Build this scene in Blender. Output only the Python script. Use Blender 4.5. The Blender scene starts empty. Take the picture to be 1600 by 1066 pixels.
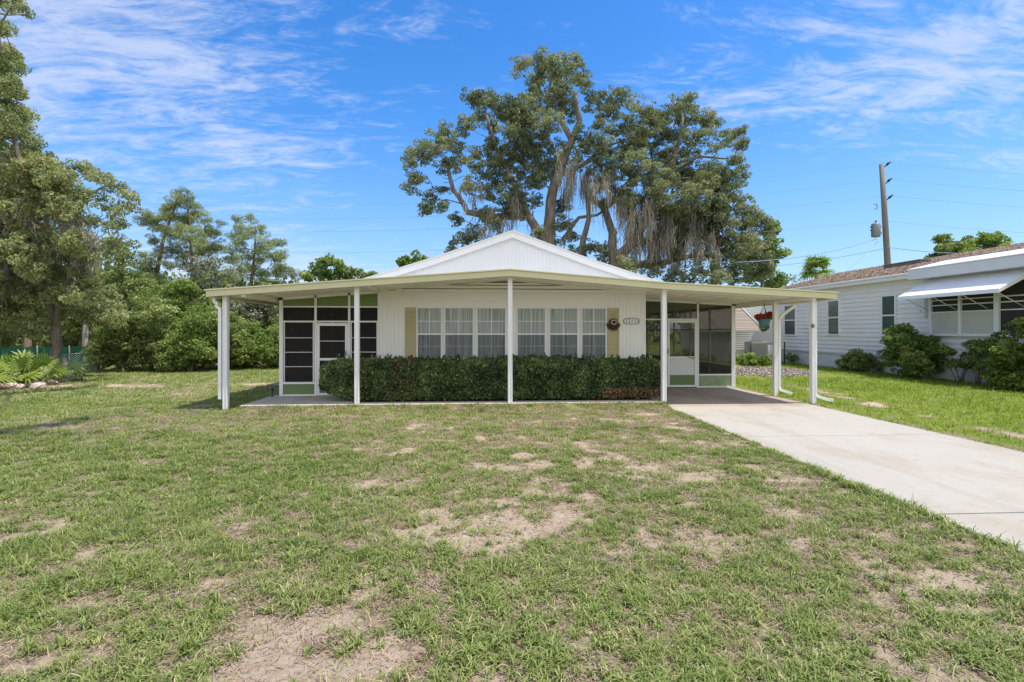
import bpy, math, random
import numpy as np
from mathutils import Vector, Matrix
R = math.radians
random.seed(7); rng = np.random.default_rng(7)
S = bpy.context.scene
col = S.collection

# ---------------------------------------------------------------- camera
H = 1.7; YAW = R(3.434)
cam = bpy.data.cameras.new('camera'); camo = bpy.data.objects.new('camera', cam); col.objects.link(camo)
cam.lens = 18.0; cam.sensor_width = 36.0; cam.shift_y = -0.010; cam.clip_end = 3000; cam.clip_start = .05
camo.location = (0, 0, H); camo.rotation_euler = (R(90), 0, -YAW)
S.camera = camo
S.view_settings.view_transform = 'Standard'; S.view_settings.look = 'None'
S.view_settings.exposure = 0.55; S.view_settings.gamma = 1.0

# ---------------------------------------------------------------- world
SUN = Vector((.36, -.10, 1.0)).normalized()
w = bpy.data.worlds.new('World'); S.world = w; w.use_nodes = True
nt = w.node_tree; N = nt.nodes; L = nt.links; N.clear()
out = N.new('ShaderNodeOutputWorld'); bg = N.new('ShaderNodeBackground'); bg.inputs[1].default_value = .15
sky = N.new('ShaderNodeTexSky'); sky.sky_type = 'NISHITA'; sky.sun_disc = False
sky.sun_elevation = math.asin(SUN.z); sky.sun_rotation = math.atan2(SUN.x, SUN.y)
sky.air_density = 1.0; sky.dust_density = 0.6; sky.ozone_density = 1.6
tc = N.new('ShaderNodeTexCoord')
sep = N.new('ShaderNodeSeparateXYZ'); L.new(tc.outputs['Generated'], sep.inputs[0])
def wm(op, a, b=None, clamp=False):
    n = N.new('ShaderNodeMath'); n.operation = op; n.use_clamp = clamp
    for i, x in enumerate((a, b)):
        if x is None: continue
        if isinstance(x, (int, float)): n.inputs[i].default_value = x
        else: L.new(x, n.inputs[i])
    return n.outputs[0]
zc = wm('ADD', wm('MAXIMUM', sep.outputs[2], 0.0), .16)
px = wm('DIVIDE', sep.outputs[0], zc); py = wm('DIVIDE', sep.outputs[1], zc)
cmb = N.new('ShaderNodeCombineXYZ'); L.new(px, cmb.inputs[0]); L.new(py, cmb.inputs[1])
mp = N.new('ShaderNodeMapping'); mp.inputs['Rotation'].default_value = (0, 0, R(24)); mp.inputs['Scale'].default_value = (.8, 1.9, 1)
L.new(cmb.outputs[0], mp.inputs[0])
def noise(scale, det, rough, dist, vec, off=0.0):
    n = N.new('ShaderNodeTexNoise'); n.inputs['Scale'].default_value = scale; n.inputs['Detail'].default_value = det
    n.inputs['Roughness'].default_value = rough; n.inputs['Distortion'].default_value = dist
    a = N.new('ShaderNodeVectorMath'); a.operation = 'ADD'; a.inputs[1].default_value = (off, off*.7, off*1.3)
    L.new(vec, a.inputs[0]); L.new(a.outputs[0], n.inputs['Vector']); return n.outputs['Fac']
n1 = noise(.75, 2, .5, .3, cmb.outputs[0], 3.1)     # where the cirrus lies
n2 = noise(3.4, 10, .70, 1.3, mp.outputs[0], 1.7)    # streaks
n3 = noise(13.0, 7, .68, .7, mp.outputs[0], 5.0)     # ripples
def ramp(x, a, b):
    m = N.new('ShaderNodeMapRange'); m.interpolation_type = 'SMOOTHSTEP'
    m.inputs['From Min'].default_value = a; m.inputs['From Max'].default_value = b
    L.new(x, m.inputs['Value']); return m.outputs[0]
# more cirrus towards the left of the view and a bank high on the right
left = ramp(px, 0.3, -1.3)
right = wm('MULTIPLY', ramp(px, .25, .8), ramp(py, 2.0, 1.5))
region = wm('ADD', wm('MULTIPLY', left, .19), wm('MULTIPLY', right, .12))
streak = wm('ADD', wm('MULTIPLY', n2, .68), wm('MULTIPLY', n3, .32))
dens = wm('ADD', wm('ADD', streak, wm('MULTIPLY', wm('SUBTRACT', n1, .5), .5)), region)
cl = wm('MULTIPLY', ramp(dens, .575, .84), .66)
veil = wm('MULTIPLY', ramp(sep.outputs[2], .40, .0), .55)
back = wm('MULTIPLY', ramp(wm('ADD', n2, wm('MULTIPLY', py, -.10)), .40, .62), wm('MULTIPLY', ramp(py, .1, -.7), .92))   # unseen cloud added behind the viewer to whiten and lift the fill light
hs = N.new('ShaderNodeHueSaturation'); hs.inputs['Saturation'].default_value = 1.42; hs.inputs['Value'].default_value = 1.08
hs.inputs['Hue'].default_value = .507
L.new(sky.outputs[0], hs.inputs['Color'])
mx = N.new('ShaderNodeMixRGB'); L.new(cl, mx.inputs[0]); L.new(hs.outputs[0], mx.inputs[1]); mx.inputs[2].default_value = (3.5, 3.8, 4.6, 1)
mv = N.new('ShaderNodeMixRGB'); L.new(veil, mv.inputs[0]); L.new(hs.outputs[0], mv.inputs[1]); mv.inputs[2].default_value = (1.25, 2.15, 4.4, 1)
L.new(mv.outputs[0], mx.inputs[1])
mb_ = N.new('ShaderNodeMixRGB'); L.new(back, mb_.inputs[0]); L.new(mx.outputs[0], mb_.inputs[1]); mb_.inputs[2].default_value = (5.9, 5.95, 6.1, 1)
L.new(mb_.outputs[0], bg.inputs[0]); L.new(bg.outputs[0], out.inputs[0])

sl = bpy.data.lights.new('sun', 'SUN'); sl.energy = 3.9; sl.angle = R(.53); sl.color = (1, .95, .875)
so = bpy.data.objects.new('sun', sl); col.objects.link(so); so.location = (10, -5, 30)
so.rotation_euler = SUN.to_track_quat('Z', 'Y').to_euler()

# ---------------------------------------------------------------- helpers
def UX(u, Y):                       # x of a point on the plane y = Y seen in direction u
    t = (u-800)/800; return Y*(t*math.cos(YAW)+math.sin(YAW))/(math.cos(YAW)-t*math.sin(YAW))
def P(u, v, d):                     # world point at depth d
    lat = (u-800)/800*d
    return Vector((lat*math.cos(YAW)+d*math.sin(YAW), d*math.cos(YAW)-lat*math.sin(YAW), H-(v-517)*d/800))
def VZ(v, u, Y):
    X = UX(u, Y); d = X*math.sin(YAW)+Y*math.cos(YAW); return H-(v-517)*d/800

def tag(o, label=None, cat=None, group=None, kind=None):
    if label: o['label'] = label
    if cat: o['category'] = cat
    if group: o['group'] = group
    if kind: o['kind'] = kind
    return o
def thing(name, loc, label, cat, group=None):
    o = bpy.data.objects.new(name, None); col.objects.link(o); o.location = loc; o.empty_display_size = .2
    return tag(o, label, cat, group)
def link(name, me, mat, parent=None):
    o = bpy.data.objects.new(name, me); col.objects.link(o)
    if mat: me.materials.append(mat)
    if parent:
        o.parent = parent
        off = Vector((0, 0, 0)); p = parent
        while p: off += p.location; p = p.parent
        me.transform(Matrix.Translation(-off))
    return o
class MB:                            # collects shapes, becomes one mesh
    def __init__(s): s.v = []; s.f = []; s.sm = []
    def add(s, vs, fs, smooth=False):
        b = len(s.v); s.v += [tuple(x) for x in vs]; s.f += [tuple(b+i for i in f) for f in fs]; s.sm += [smooth]*len(fs); return s
    def box(s, a, b):
        x0, y0, z0 = a; x1, y1, z1 = b
        return s.add([(x0,y0,z0),(x1,y0,z0),(x1,y1,z0),(x0,y1,z0),(x0,y0,z1),(x1,y0,z1),(x1,y1,z1),(x0,y1,z1)],
            [(3,2,1,0),(4,5,6,7),(0,1,5,4),(1,2,6,5),(2,3,7,6),(3,0,4,7)])
    def hexa(s, p): return s.add(p, [(3,2,1,0),(4,5,6,7),(0,1,5,4),(1,2,6,5),(2,3,7,6),(3,0,4,7)])
    def prism(s, prof, a, b, axis='y'):   # closed profile of (p,q), extruded
        n = len(prof)
        m = {'y': lambda p, q, t: (p, t, q), 'x': lambda p, q, t: (t, p, q), 'z': lambda p, q, t: (p, q, t)}[axis]
        vs = [m(p, q, a) for p, q in prof]+[m(p, q, b) for p, q in prof]
        return s.add(vs, [tuple(range(n)), tuple(range(2*n-1, n-1, -1))]+[(i, (i+1) % n, n+(i+1) % n, n+i) for i in range(n)])
    def tube(s, pts, rad, seg=8, smooth=True, cap=True):
        pts = [Vector(p) for p in pts]; n = len(pts)
        if not hasattr(rad, '__len__'): rad = [rad]*n
        vs = []; prev = None
        for i, p in enumerate(pts):
            t = (pts[min(i+1, n-1)]-pts[max(i-1, 0)])
            if t.length < 1e-9: t = Vector((0, 0, 1))
            t.normalize()
            if prev is None:
                a = Vector((1, 0, 0)) if abs(t.x) < .8 else Vector((0, 1, 0))
            else: a = prev
            u = (a-t*a.dot(t)); u.normalize(); prev = u; v = t.cross(u)
            vs += [p+(u*math.cos(2*math.pi*k/seg)+v*math.sin(2*math.pi*k/seg))*rad[i] for k in range(seg)]
        fs = [(i*seg+k, i*seg+(k+1) % seg, (i+1)*seg+(k+1) % seg, (i+1)*seg+k) for i in range(n-1) for k in range(seg)]
        if cap: fs += [tuple(range(seg-1, -1, -1)), tuple((n-1)*seg+k for k in range(seg))]
        return s.add(vs, fs, smooth)
    def sweep(s, pts, w, h):             # square section along a path
        return s.tube(pts, w*.7071, 4, False) if False else s._sq(pts, w, h)
    def _sq(s, pts, w, h):
        pts = [Vector(p) for p in pts]; n = len(pts); vs = []
        for i, p in enumerate(pts):
            t = (pts[min(i+1, n-1)]-pts[max(i-1, 0)]).normalized()
            a = Vector((0, 1, 0)) if abs(t.y) < .9 else Vector((1, 0, 0))
            u = (a-t*a.dot(t)).normalized(); v = t.cross(u)
            vs += [p+u*w/2+v*h/2, p-u*w/2+v*h/2, p-u*w/2-v*h/2, p+u*w/2-v*h/2]
        fs = [(i*4+k, i*4+(k+1) % 4, (i+1)*4+(k+1) % 4, (i+1)*4+k) for i in range(n-1) for k in range(4)]
        fs += [(3, 2, 1, 0), tuple((n-1)*4+k for k in range(4))]
        return s.add(vs, fs)
    def lathe(s, c, prof, seg=16):       # prof: (radius, z)
        vs = [(c[0]+r*math.cos(2*math.pi*k/seg), c[1]+r*math.sin(2*math.pi*k/seg), c[2]+z) for r, z in prof for k in range(seg)]
        n = len(prof)
        return s.add(vs, [(i*seg+k, i*seg+(k+1) % seg, (i+1)*seg+(k+1) % seg, (i+1)*seg+k) for i in range(n-1) for k in range(seg)]+[tuple(range(seg-1, -1, -1)), tuple((n-1)*seg+k for k in range(seg))], True)
    def build(s, name, mat, parent=None, bevel=0):
        me = bpy.data.meshes.new(name); me.from_pydata(s.v, [], s.f); me.update()
        me.polygons.foreach_set('use_smooth', s.sm)
        import bmesh
        b = bmesh.new(); b.from_mesh(me); bmesh.ops.recalc_face_normals(b, faces=b.faces); b.to_mesh(me); b.free()
        o = link(name, me, mat, parent)
        if bevel:
            m = o.modifiers.new('bevel', 'BEVEL'); m.width = bevel; m.segments = 2; m.limit_method = 'ANGLE'
        return o
def quads(name, Q, tint, mat, parent=None):    # Q (n,4,3), one tint a face
    n = len(Q); me = bpy.data.meshes.new(name)
    me.vertices.add(4*n); me.vertices.foreach_set('co', np.ascontiguousarray(Q, np.float32).ravel())
    me.loops.add(4*n); me.loops.foreach_set('vertex_index', np.arange(4*n, dtype=np.int32))
    me.polygons.add(n); me.polygons.foreach_set('loop_start', np.arange(0, 4*n, 4, dtype=np.int32))
    try: me.polygons.foreach_set('loop_total', np.full(n, 4, np.int32))
    except Exception: pass
    me.update(calc_edges=True)
    a = me.attributes.new('tint', 'FLOAT', 'FACE'); a.data.foreach_set('value', np.ascontiguousarray(tint, np.float32))
    return link(name, me, mat, parent)

# numpy noise
_T = np.random.default_rng(11).random((256, 256))
def vn(x, y):
    x = np.asarray(x, float); y = np.asarray(y, float)
    xi = np.floor(x).astype(int); yi = np.floor(y).astype(int); fx = x-xi; fy = y-yi
    fx = fx*fx*(3-2*fx); fy = fy*fy*(3-2*fy)
    g = lambda a, b: _T[a & 255, b & 255]
    return (g(xi, yi)*(1-fx)+g(xi+1, yi)*fx)*(1-fy)+(g(xi, yi+1)*(1-fx)+g(xi+1, yi+1)*fx)*fy
def fbm(x, y, o=4):
    s = 0; a = .5; t = 0
    for i in range(o): s = s+a*vn(x*2**i+17.3*i, y*2**i+9.1*i); t += a; a *= .5
    return s/t
sst = lambda x, a, b: (lambda t: t*t*(3-2*t))(np.clip((x-a)/(b-a), 0, 1))

# ---------------------------------------------------------------- materials
def newmat(name):
    m = bpy.data.materials.new(name); m.use_nodes = True; n = m.node_tree.nodes; l = m.node_tree.links
    return m, n, l, n['Principled BSDF']
def nz(n, l, scale, det=4, rough=.6, sc=None, coord='Object'):
    t = n.new('ShaderNodeTexCoord'); mp_ = n.new('ShaderNodeMapping'); mp_.inputs['Scale'].default_value = sc or (1, 1, 1)
    l.new(t.outputs[coord], mp_.inputs[0])
    x = n.new('ShaderNodeTexNoise'); x.inputs['Scale'].default_value = scale; x.inputs['Detail'].default_value = det; x.inputs['Roughness'].default_value = rough
    l.new(mp_.outputs[0], x.inputs['Vector']); return x.outputs['Fac']
def cramp(n, l, fac, stops):
    c = n.new('ShaderNodeValToRGB'); e = c.color_ramp.elements
    while len(e) < len(stops): e.new(.5)
    for i, (p, q) in enumerate(stops): e[i].position = p; e[i].color = (*q, 1)
    l.new(fac, c.inputs[0]); return c.outputs[0]
def mixc(n, l, f, a, b, mode='MIX'):
    m = n.new('ShaderNodeMixRGB'); m.blend_type = mode
    for i, x in enumerate((f, a, b)):
        if isinstance(x, (int, float)): m.inputs[i].default_value = x
        elif isinstance(x, tuple): m.inputs[i].default_value = (*x, 1)
        else: l.new(x, m.inputs[i])
    return m.outputs[0]
def bump(n, l, fac, b, strength=.3, dist=.01):
    x = n.new('ShaderNodeBump'); x.inputs['Strength'].default_value = strength; x.inputs['Distance'].default_value = dist
    l.new(fac, x.inputs['Height']); l.new(x.outputs[0], b.inputs['Normal'])
def paint(name, c, rough=.5, dirt=.25, scale=1.6, dcol=None, bs=.15, sc=None):
    m, n, l, b = newmat(name)
    f = nz(n, l, scale, 7, .65, sc)
    d = dcol or tuple(x*.72 for x in c)
    l.new(mixc(n, l, 1.0, mixc(n, l, cramp(n, l, f, [(.42, (0, 0, 0)), (.72, (dirt*2,)*3)]), c, d), (1, 1, 1), 'MULTIPLY'), b.inputs['Base Color'])
    b.inputs['Roughness'].default_value = rough
    bump(n, l, nz(n, l, 60, 3), b, bs, .003)
    return m
def stripes(n, l, axis, period, duty=.12, coord='Object'):   # 1 on a thin line each period
    t = n.new('ShaderNodeTexCoord'); s = n.new('ShaderNodeSeparateXYZ'); l.new(t.outputs[coord], s.inputs[0])
    a = n.new('ShaderNodeMath'); a.operation = 'DIVIDE'; l.new(s.outputs[axis], a.inputs[0]); a.inputs[1].default_value = period
    f = n.new('ShaderNodeMath'); f.operation = 'FRACT'; l.new(a.outputs[0], f.inputs[0])
    g = n.new('ShaderNodeMath'); g.operation = 'LESS_THAN'; l.new(f.outputs[0], g.inputs[0]); g.inputs[1].default_value = duty
    return g.outputs[0], f.outputs[0]
M = {}
M['white'] = paint('white_paint', (.70, .715, .73), .45, .12, 1.3)
M['trim'] = paint('white_trim', (.77, .775, .78), .4, .10, 3)
M['cream'] = paint('cream_siding', (.79, .785, .745), .5, .10, .9)
M['ceiling'] = paint('ceiling_panels', (.84, .80, .72), .5, .15, .8)
M['fascia'] = paint('pale_yellow_green_fascia', (.58, .55, .35), .5, .3, 1.2, (.50, .54, .29))
M['sage'] = paint('sage_green_panel', (.125, .20, .075), .5, .25, 1.5, (.10, .155, .065))
M['olive'] = paint('olive_green_panel', (.13, .20, .045), .5, .2, 1.5)
M['palegreen'] = paint('faded_green_panel', (.27, .34, .20), .45, .5, 2.5, (.17, .25, .12))
M['yellow'] = paint('ochre_shutter', (.46, .41, .21), .5, .2, 2)
M['siding'] = paint('neighbour_siding', (.78, .77, .75), .5, .12, .7)
M['skirt'] = paint('pale_skirting', (.66, .67, .68), .55, .25, .8)
M['metalroof'] = paint('white_roof_metal', (.60, .61, .61), .4, .3, 1.5, (.5, .5, .47))
M['awning'] = paint('white_awning_metal', (.84, .84, .82), .35, .2, 1.2, (.62, .62, .58))
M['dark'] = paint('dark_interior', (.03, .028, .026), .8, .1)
M['black'] = paint('black_metal', (.02, .02, .02), .4, .1)
M['grey'] = paint('grey_metal', (.24, .25, .26), .45, .2)
M['tan'] = paint('tan_metal', (.34, .33, .27), .5, .3)
M['curtain'] = paint('sheer_curtain', (.36, .40, .385), .9, .1)
M['blind'] = paint('window_blind', (.20, .235, .22), .8, .1)
M['beige'] = paint('beige_board', (.52, .52, .46), .7, .2)
M['wood'] = paint('weathered_wood', (.24, .21, .17), .85, .5, 4, (.12, .10, .08), .6, (8, 8, .6))
M['polewood'] = paint('pole_wood', (.22, .205, .18), .85, .5, 3, (.16, .14, .11), .6, (8, 8, .4))
M['teal'] = paint('teal_pot', (.12, .24, .26), .5, .2)
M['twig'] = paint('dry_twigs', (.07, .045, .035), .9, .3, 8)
M['stone'] = paint('pinkish_rock', (.50, .40, .34), .85, .5, 5, (.28, .20, .16), .8)
M['wire'] = paint('wire', (.24, .34, .48), .6, .1)
M['mulch'] = paint('mulch', (.12, .06, .04), .95, .5, 18, (.05, .03, .02), 1.0)
M['number'] = paint('number_grey', (.16, .18, .18), .5, .1)
M['roomfloor'] = paint('porch_floor', (.30, .28, .25), .8, .3)

m, n, l, b = newmat('brown_shingles')
f = nz(n, l, 3, 8, .7); g = nz(n, l, 40, 3, .7)
l.new(mixc(n, l, .5, cramp(n, l, f, [(.3, (.10, .075, .06)), (.7, (.25, .20, .16))]), cramp(n, l, g, [(.3, (.08, .06, .05)), (.7, (.31, .25, .20))])), b.inputs['Base Color'])
b.inputs['Roughness'].default_value = .95; bump(n, l, g, b, .8, .03); M['shingle'] = m
m, n, l, b = newmat('slat_awning_brown')
s1, s2 = stripes(n, l, 2, .085, .35); l.new(mixc(n, l, s1, (.34, .27, .20), (.13, .095, .07)), b.inputs['Base Color']); b.inputs['Roughness'].default_value = .6; M['slats'] = m

def concrete(name, c1, c2, stain):
    m, n, l, b = newmat(name)
    f = nz(n, l, .55, 8, .6); g = nz(n, l, 90, 4, .7); s = nz(n, l, .9, 5, .7, (1, .45, 1)); sp = nz(n, l, 7, 6, .75)
    c = mixc(n, l, f, c1, c2)
    c = mixc(n, l, cramp(n, l, s, [(.48, (0, 0, 0)), (.70, (.6,)*3)]), c, stain)
    c = mixc(n, l, cramp(n, l, sp, [(.56, (0, 0, 0)), (.74, (.42,)*3)]), c, (.22, .18, .13))
    tm_ = nz(n, l, 1.6, 4, .6, (1, .06, 1)); c = mixc(n, l, cramp(n, l, tm_, [(.55, (0, 0, 0)), (.72, (.35,)*3)]), c, (.25, .22, .18)); dk_ = nz(n, l, 26, 2, .5); c = mixc(n, l, cramp(n, l, dk_, [(.74, (0, 0, 0)), (.78, (.7,)*3)]), c, (.10, .08, .06))
    c = mixc(n, l, .22, c, cramp(n, l, g, [(.3, (.2, .18, .15)), (.7, (.85, .8, .72))]), 'MULTIPLY')
    l.new(c, b.inputs['Base Color']); b.inputs['Roughness'].default_value = .9; bump(n, l, g, b, .25, .004)
    return m
M['drive'] = concrete('driveway_concrete', (.385, .355, .30), (.46, .43, .375), (.33, .26, .18))
M['walk'] = concrete('walk_concrete', (.46, .42, .35), (.52, .48, .41), (.36, .29, .21))
M['carportslab'] = concrete('stained_carport_concrete', (.33, .27, .21), (.46, .39, .31), (.22, .13, .08))

m, n, l, b = newmat('sheer_curtain'); f = nz(n, l, 14, 3, .7, (1.6, .01, .04)); f2 = nz(n, l, 5, 2, .5, (1, 1, .6))
l.new(mixc(n, l, cramp(n, l, f2, [(.35, (.15,)*3), (.65, (.75,)*3)]), cramp(n, l, f, [(.36, (.17, .20, .20)), (.5, (.36, .40, .39)), (.64, (.58, .62, .60))]), (.34, .39, .38)), b.inputs['Base Color']); b.inputs['Roughness'].default_value = .9; M['curtain'] = m  # vertical streaks: doubled cloth, plus fold shading painted into the colour
def mesh_screen(name, c, open_):
    m, n, l, b = newmat(name); o = n['Material Output']
    t = n.new('ShaderNodeBsdfTransparent'); x = n.new('ShaderNodeMixShader'); x.inputs[0].default_value = 1-open_
    b.inputs['Base Color'].default_value = (*c, 1); b.inputs['Roughness'].default_value = .7; b.inputs['Specular IOR Level'].default_value = .2
    l.new(t.outputs[0], x.inputs[1]); l.new(b.outputs[0], x.inputs[2]); l.new(x.outputs[0], o.inputs[0]); return m
M['screen'] = mesh_screen('dark_insect_screen', (.025, .022, .022), .30)
M['screen2'] = mesh_screen('porch_insect_screen', (.045, .04, .035), .64)
M['fly'] = mesh_screen('grey_window_screen', (.10, .12, .13), .78)
M['greenmesh'] = mesh_screen('green_privacy_mesh', (.01, .085, .055), .08)
m, n, l, b = newmat('window_glass'); o = n['Material Output']
t = n.new('ShaderNodeBsdfTransparent'); t.inputs[0].default_value = (.82, .88, .87, 1); g = n.new('ShaderNodeBsdfGlossy'); g.inputs['Roughness'].default_value = .02
lw = n.new('ShaderNodeLayerWeight'); lw.inputs[0].default_value = .5; pw = n.new('ShaderNodeMath'); pw.operation = 'POWER'; l.new(lw.outputs['Facing'], pw.inputs[0]); pw.inputs[1].default_value = 4
fr = n.new('ShaderNodeMath'); fr.operation = 'MULTIPLY_ADD'; l.new(pw.outputs[0], fr.inputs[0]); fr.inputs[1].default_value = .7; fr.inputs[2].default_value = .06; x = n.new('ShaderNodeMixShader')
l.new(fr.outputs[0], x.inputs[0]); l.new(t.outputs[0], x.inputs[1]); l.new(g.outputs[0], x.inputs[2]); l.new(x.outputs[0], o.inputs[0]); M['glass'] = m
# chain link: real holes through a diagonal pattern
m, n, l, b = newmat('chain_link'); o = n['Material Output']
tcn = n.new('ShaderNodeTexCoord'); sp_ = n.new('ShaderNodeSeparateXYZ'); l.new(tcn.outputs['Object'], sp_.inputs[0])
def mm(op, a, c=None):
    k = n.new('ShaderNodeMath'); k.operation = op
    for i, q in enumerate((a, c)):
        if q is None: continue
        if isinstance(q, (int, float)): k.inputs[i].default_value = q
        else: l.new(q, k.inputs[i])
    return k.outputs[0]
d1 = mm('LESS_THAN', mm('FRACT', mm('MULTIPLY', mm('ADD', sp_.outputs[0], sp_.outputs[2]), 12)), .14)
d2 = mm('LESS_THAN', mm('FRACT', mm('MULTIPLY', mm('SUBTRACT', sp_.outputs[0], sp_.outputs[2]), 12)), .14)
t = n.new('ShaderNodeBsdfTransparent'); x = n.new('ShaderNodeMixShader'); l.new(mm('MAXIMUM', d1, d2), x.inputs[0])
b.inputs['Base Color'].default_value = (.35, .42, .40, 1); b.inputs['Metallic'].default_value = .4
l.new(t.outputs[0], x.inputs[1]); l.new(b.outputs[0], x.inputs[2]); l.new(x.outputs[0], o.inputs[0]); M['link'] = m

def leafmat(name, stops, trans=.42, rough=.5):
    m, n, l, b = newmat(name); o = n['Material Output']
    a = n.new('ShaderNodeAttribute'); a.attribute_name = 'tint'
    c = cramp(n, l, a.outputs['Fac'], stops); l.new(c, b.inputs['Base Color']); b.inputs['Roughness'].default_value = rough
    b.inputs['Specular IOR Level'].default_value = .22
    if trans:
        t = n.new('ShaderNodeBsdfTranslucent'); l.new(mixc(n, l, 1.0, c, (1.1, 1.25, .6), 'MULTIPLY'), t.inputs[0])
        x = n.new('ShaderNodeMixShader'); x.inputs[0].default_value = trans
        l.new(b.outputs[0], x.inputs[1]); l.new(t.outputs[0], x.inputs[2]); l.new(x.outputs[0], o.inputs[0])
    return m
M['oakleaf'] = leafmat('oak_leaves', [(0, (.09, .11, .065)), (.45, (.21, .235, .14)), (.85, (.40, .42, .28)), (1, (.34, .24, .12))])
M['leftleaf'] = leafmat('left_oak_leaves', [(0, (.12, .145, .065)), (.4, (.26, .29, .135)), (.85, (.44, .46, .25)), (1, (.36, .24, .11))])
M['midleaf'] = leafmat('mid_green_leaves', [(0, (.11, .145, .05)), (.5, (.26, .31, .11)), (1, (.46, .49, .23))])
M['brightleaf'] = leafmat('bright_green_leaves', [(0, (.09, .14, .035)), (.5, (.22, .30, .08)), (1, (.40, .46, .16))])
M['limeleaf'] = leafmat('yellow_green_leaves', [(0, (.07, .10, .02)), (.5, (.20, .27, .05)), (1, (.38, .44, .12))])
M['pineleaf'] = leafmat('pine_needles', [(0, (.13, .16, .07)), (.5, (.29, .34, .14)), (1, (.46, .48, .22))], .25)
M['greyleaf'] = leafmat('grey_green_leaves', [(0, (.09, .10, .07)), (.5, (.21, .23, .16)), (1, (.36, .37, .29))], .25)
M['darkleaf'] = leafmat('far_wood_leaves', [(0, (.09, .12, .05)), (.5, (.22, .26, .11)), (1, (.38, .41, .20))])  # darker green tones for the distant woods
M['hedgeleaf'] = leafmat('hedge_leaves', [(0, (.03, .05, .018)), (.5, (.10, .15, .047)), (.93, (.28, .35, .12)), (1, (.28, .13, .08))], .15, .32)
M['moss'] = leafmat('grey_moss', [(0, (.20, .17, .145)), (1, (.52, .47, .40))], .25, .9)
M['palmleaf'] = leafmat('palm_fronds', [(0, (.09, .15, .03)), (.5, (.26, .35, .09)), (.88, (.50, .52, .18)), (1, (.50, .34, .20))])
M['grass'] = leafmat('lawn_grass', [(0, (.10, .155, .035)), (.36, (.22, .285, .075)), (.68, (.345, .37, .13)), (.88, (.50, .46, .23)), (1, (.58, .47, .33))], .32, .55)
M['grassr'] = leafmat('lush_grass', [(0, (.12, .18, .02)), (.5, (.27, .35, .045)), (1, (.46, .49, .13))], .35, .55)
M['flower'] = leafmat('red_flowers', [(0, (.35, .03, .02)), (1, (.62, .12, .08))], .3)
M['litter'] = leafmat('dead_leaves', [(0, (.16, .09, .055)), (1, (.46, .30, .18))], .1)
m, n, l, b = newmat('bark'); f = nz(n, l, 5, 7, .7, (1, 1, .25))
l.new(cramp(n, l, f, [(.3, (.09, .075, .06)), (.7, (.30, .26, .215))]), b.inputs['Base Color']); b.inputs['Roughness'].default_value = .95; bump(n, l, f, b, .8, .05); M['bark'] = m
m, n, l, b = newmat('pale_bark'); f = nz(n, l, 5, 7, .7, (1, 1, .25))
l.new(cramp(n, l, f, [(.3, (.26, .24, .21)), (.7, (.55, .52, .47))]), b.inputs['Base Color']); b.inputs['Roughness'].default_value = .95; bump(n, l, f, b, .8, .05); M['palebark'] = m
m, n, l, b = newmat('red_bark'); f = nz(n, l, 5, 7, .7, (1, 1, .25))
l.new(cramp(n, l, f, [(.3, (.08, .05, .035)), (.7, (.25, .16, .11))]), b.inputs['Base Color']); b.inputs['Roughness'].default_value = .95; M['redbark'] = m

# ---------------------------------------------------------------- ground
DX0, DX1 = 4.22, 7.72           # driveway
PY = 11.75                      # post line
def cover(x, y):                # 0 bare sand .. 1 thick grass
    c = .565+.45*(fbm(x*.38+5, y*.38, 3)-.5)+1.05*(fbm(x*1.7, y*1.7+3, 4)-.5)+1.35*(fbm(x*3.8+7, y*3.8, 4)-.5)
    for (u, v, r, a) in [(965,712,.9,.55),(930,735,.9,.5),(830,800,1.0,.6),(760,820,.7,.5),(880,830,.6,.4),(640,830,.5,.4),(980,985,.28,.7),(1000,860,.4,.35),(1030,830,.4,.4),
                         (600,1010,.35,.5),(340,900,.35,.5),(420,1030,.5,.6),(700,1040,.4,.4),(200,712,.7,.45),(620,745,.5,.4),(1210,560,1,.0),(1270,800,.4,.4),(1100,960,.3,.4),
                         (1350,770,.3,.3),(520,960,.3,.3),(100,960,.3,.3),(250,780,.5,.35),(100,825,.5,.3),(1120,740,.4,.4),(1160,830,.3,.4),(860,960,.25,.4),(300,1040,.4,.3),(1250,880,.25,.4)]:
        p = P(u, v, H*800/(v-517)); c = c-.62*a*np.exp(-((x-p.x)**2+((y-p.y)/1.0)**2)/(r*r*.55))
    c = c-.10*sst(y, 6.5, 3.0)*sst(x, 5.5, 3)+.13*sst(x, -.8, -3.0)*sst(x, -14, -8)
    c = c+.30*np.exp(-((x+3.0)**2/9+(y-8)**2/5))+.3*sst(y, 9.6, 11.2)*(x < 4.2)
    # worn track across the left lawn
    ty = 17.2+.08*(x+8); tn = sst(fbm(x*.55+4, y*.9+2, 3), .30, .62); c = c-.75*tn*np.exp(-((y-ty+.6*(fbm(x*.4, y*0+2, 2)-.5))/.8)**2)*(x < -3.5); c = c-.5*sst(fbm(x*.7, y*.7, 3), .38, .6)*np.exp(-((y-ty+2.2)/.7)**2)*(x < -6)
    # the lusher strip right of the driveway
    rr = sst(x, 7.6, 8.3); c = c*(1-rr)+rr*(.90+.9*(fbm(x*1.1, y*1.1, 3)-.5)); c = c-.8*rr*np.exp(-((x-9.0-.10*(y-8)-.5*(fbm(y*.6, y*0, 2)-.5))/.34)**2)*sst(fbm(x*1.3+9, y*1.3, 3), .38, .56)
    return np.clip(c, 0, 1)
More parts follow.
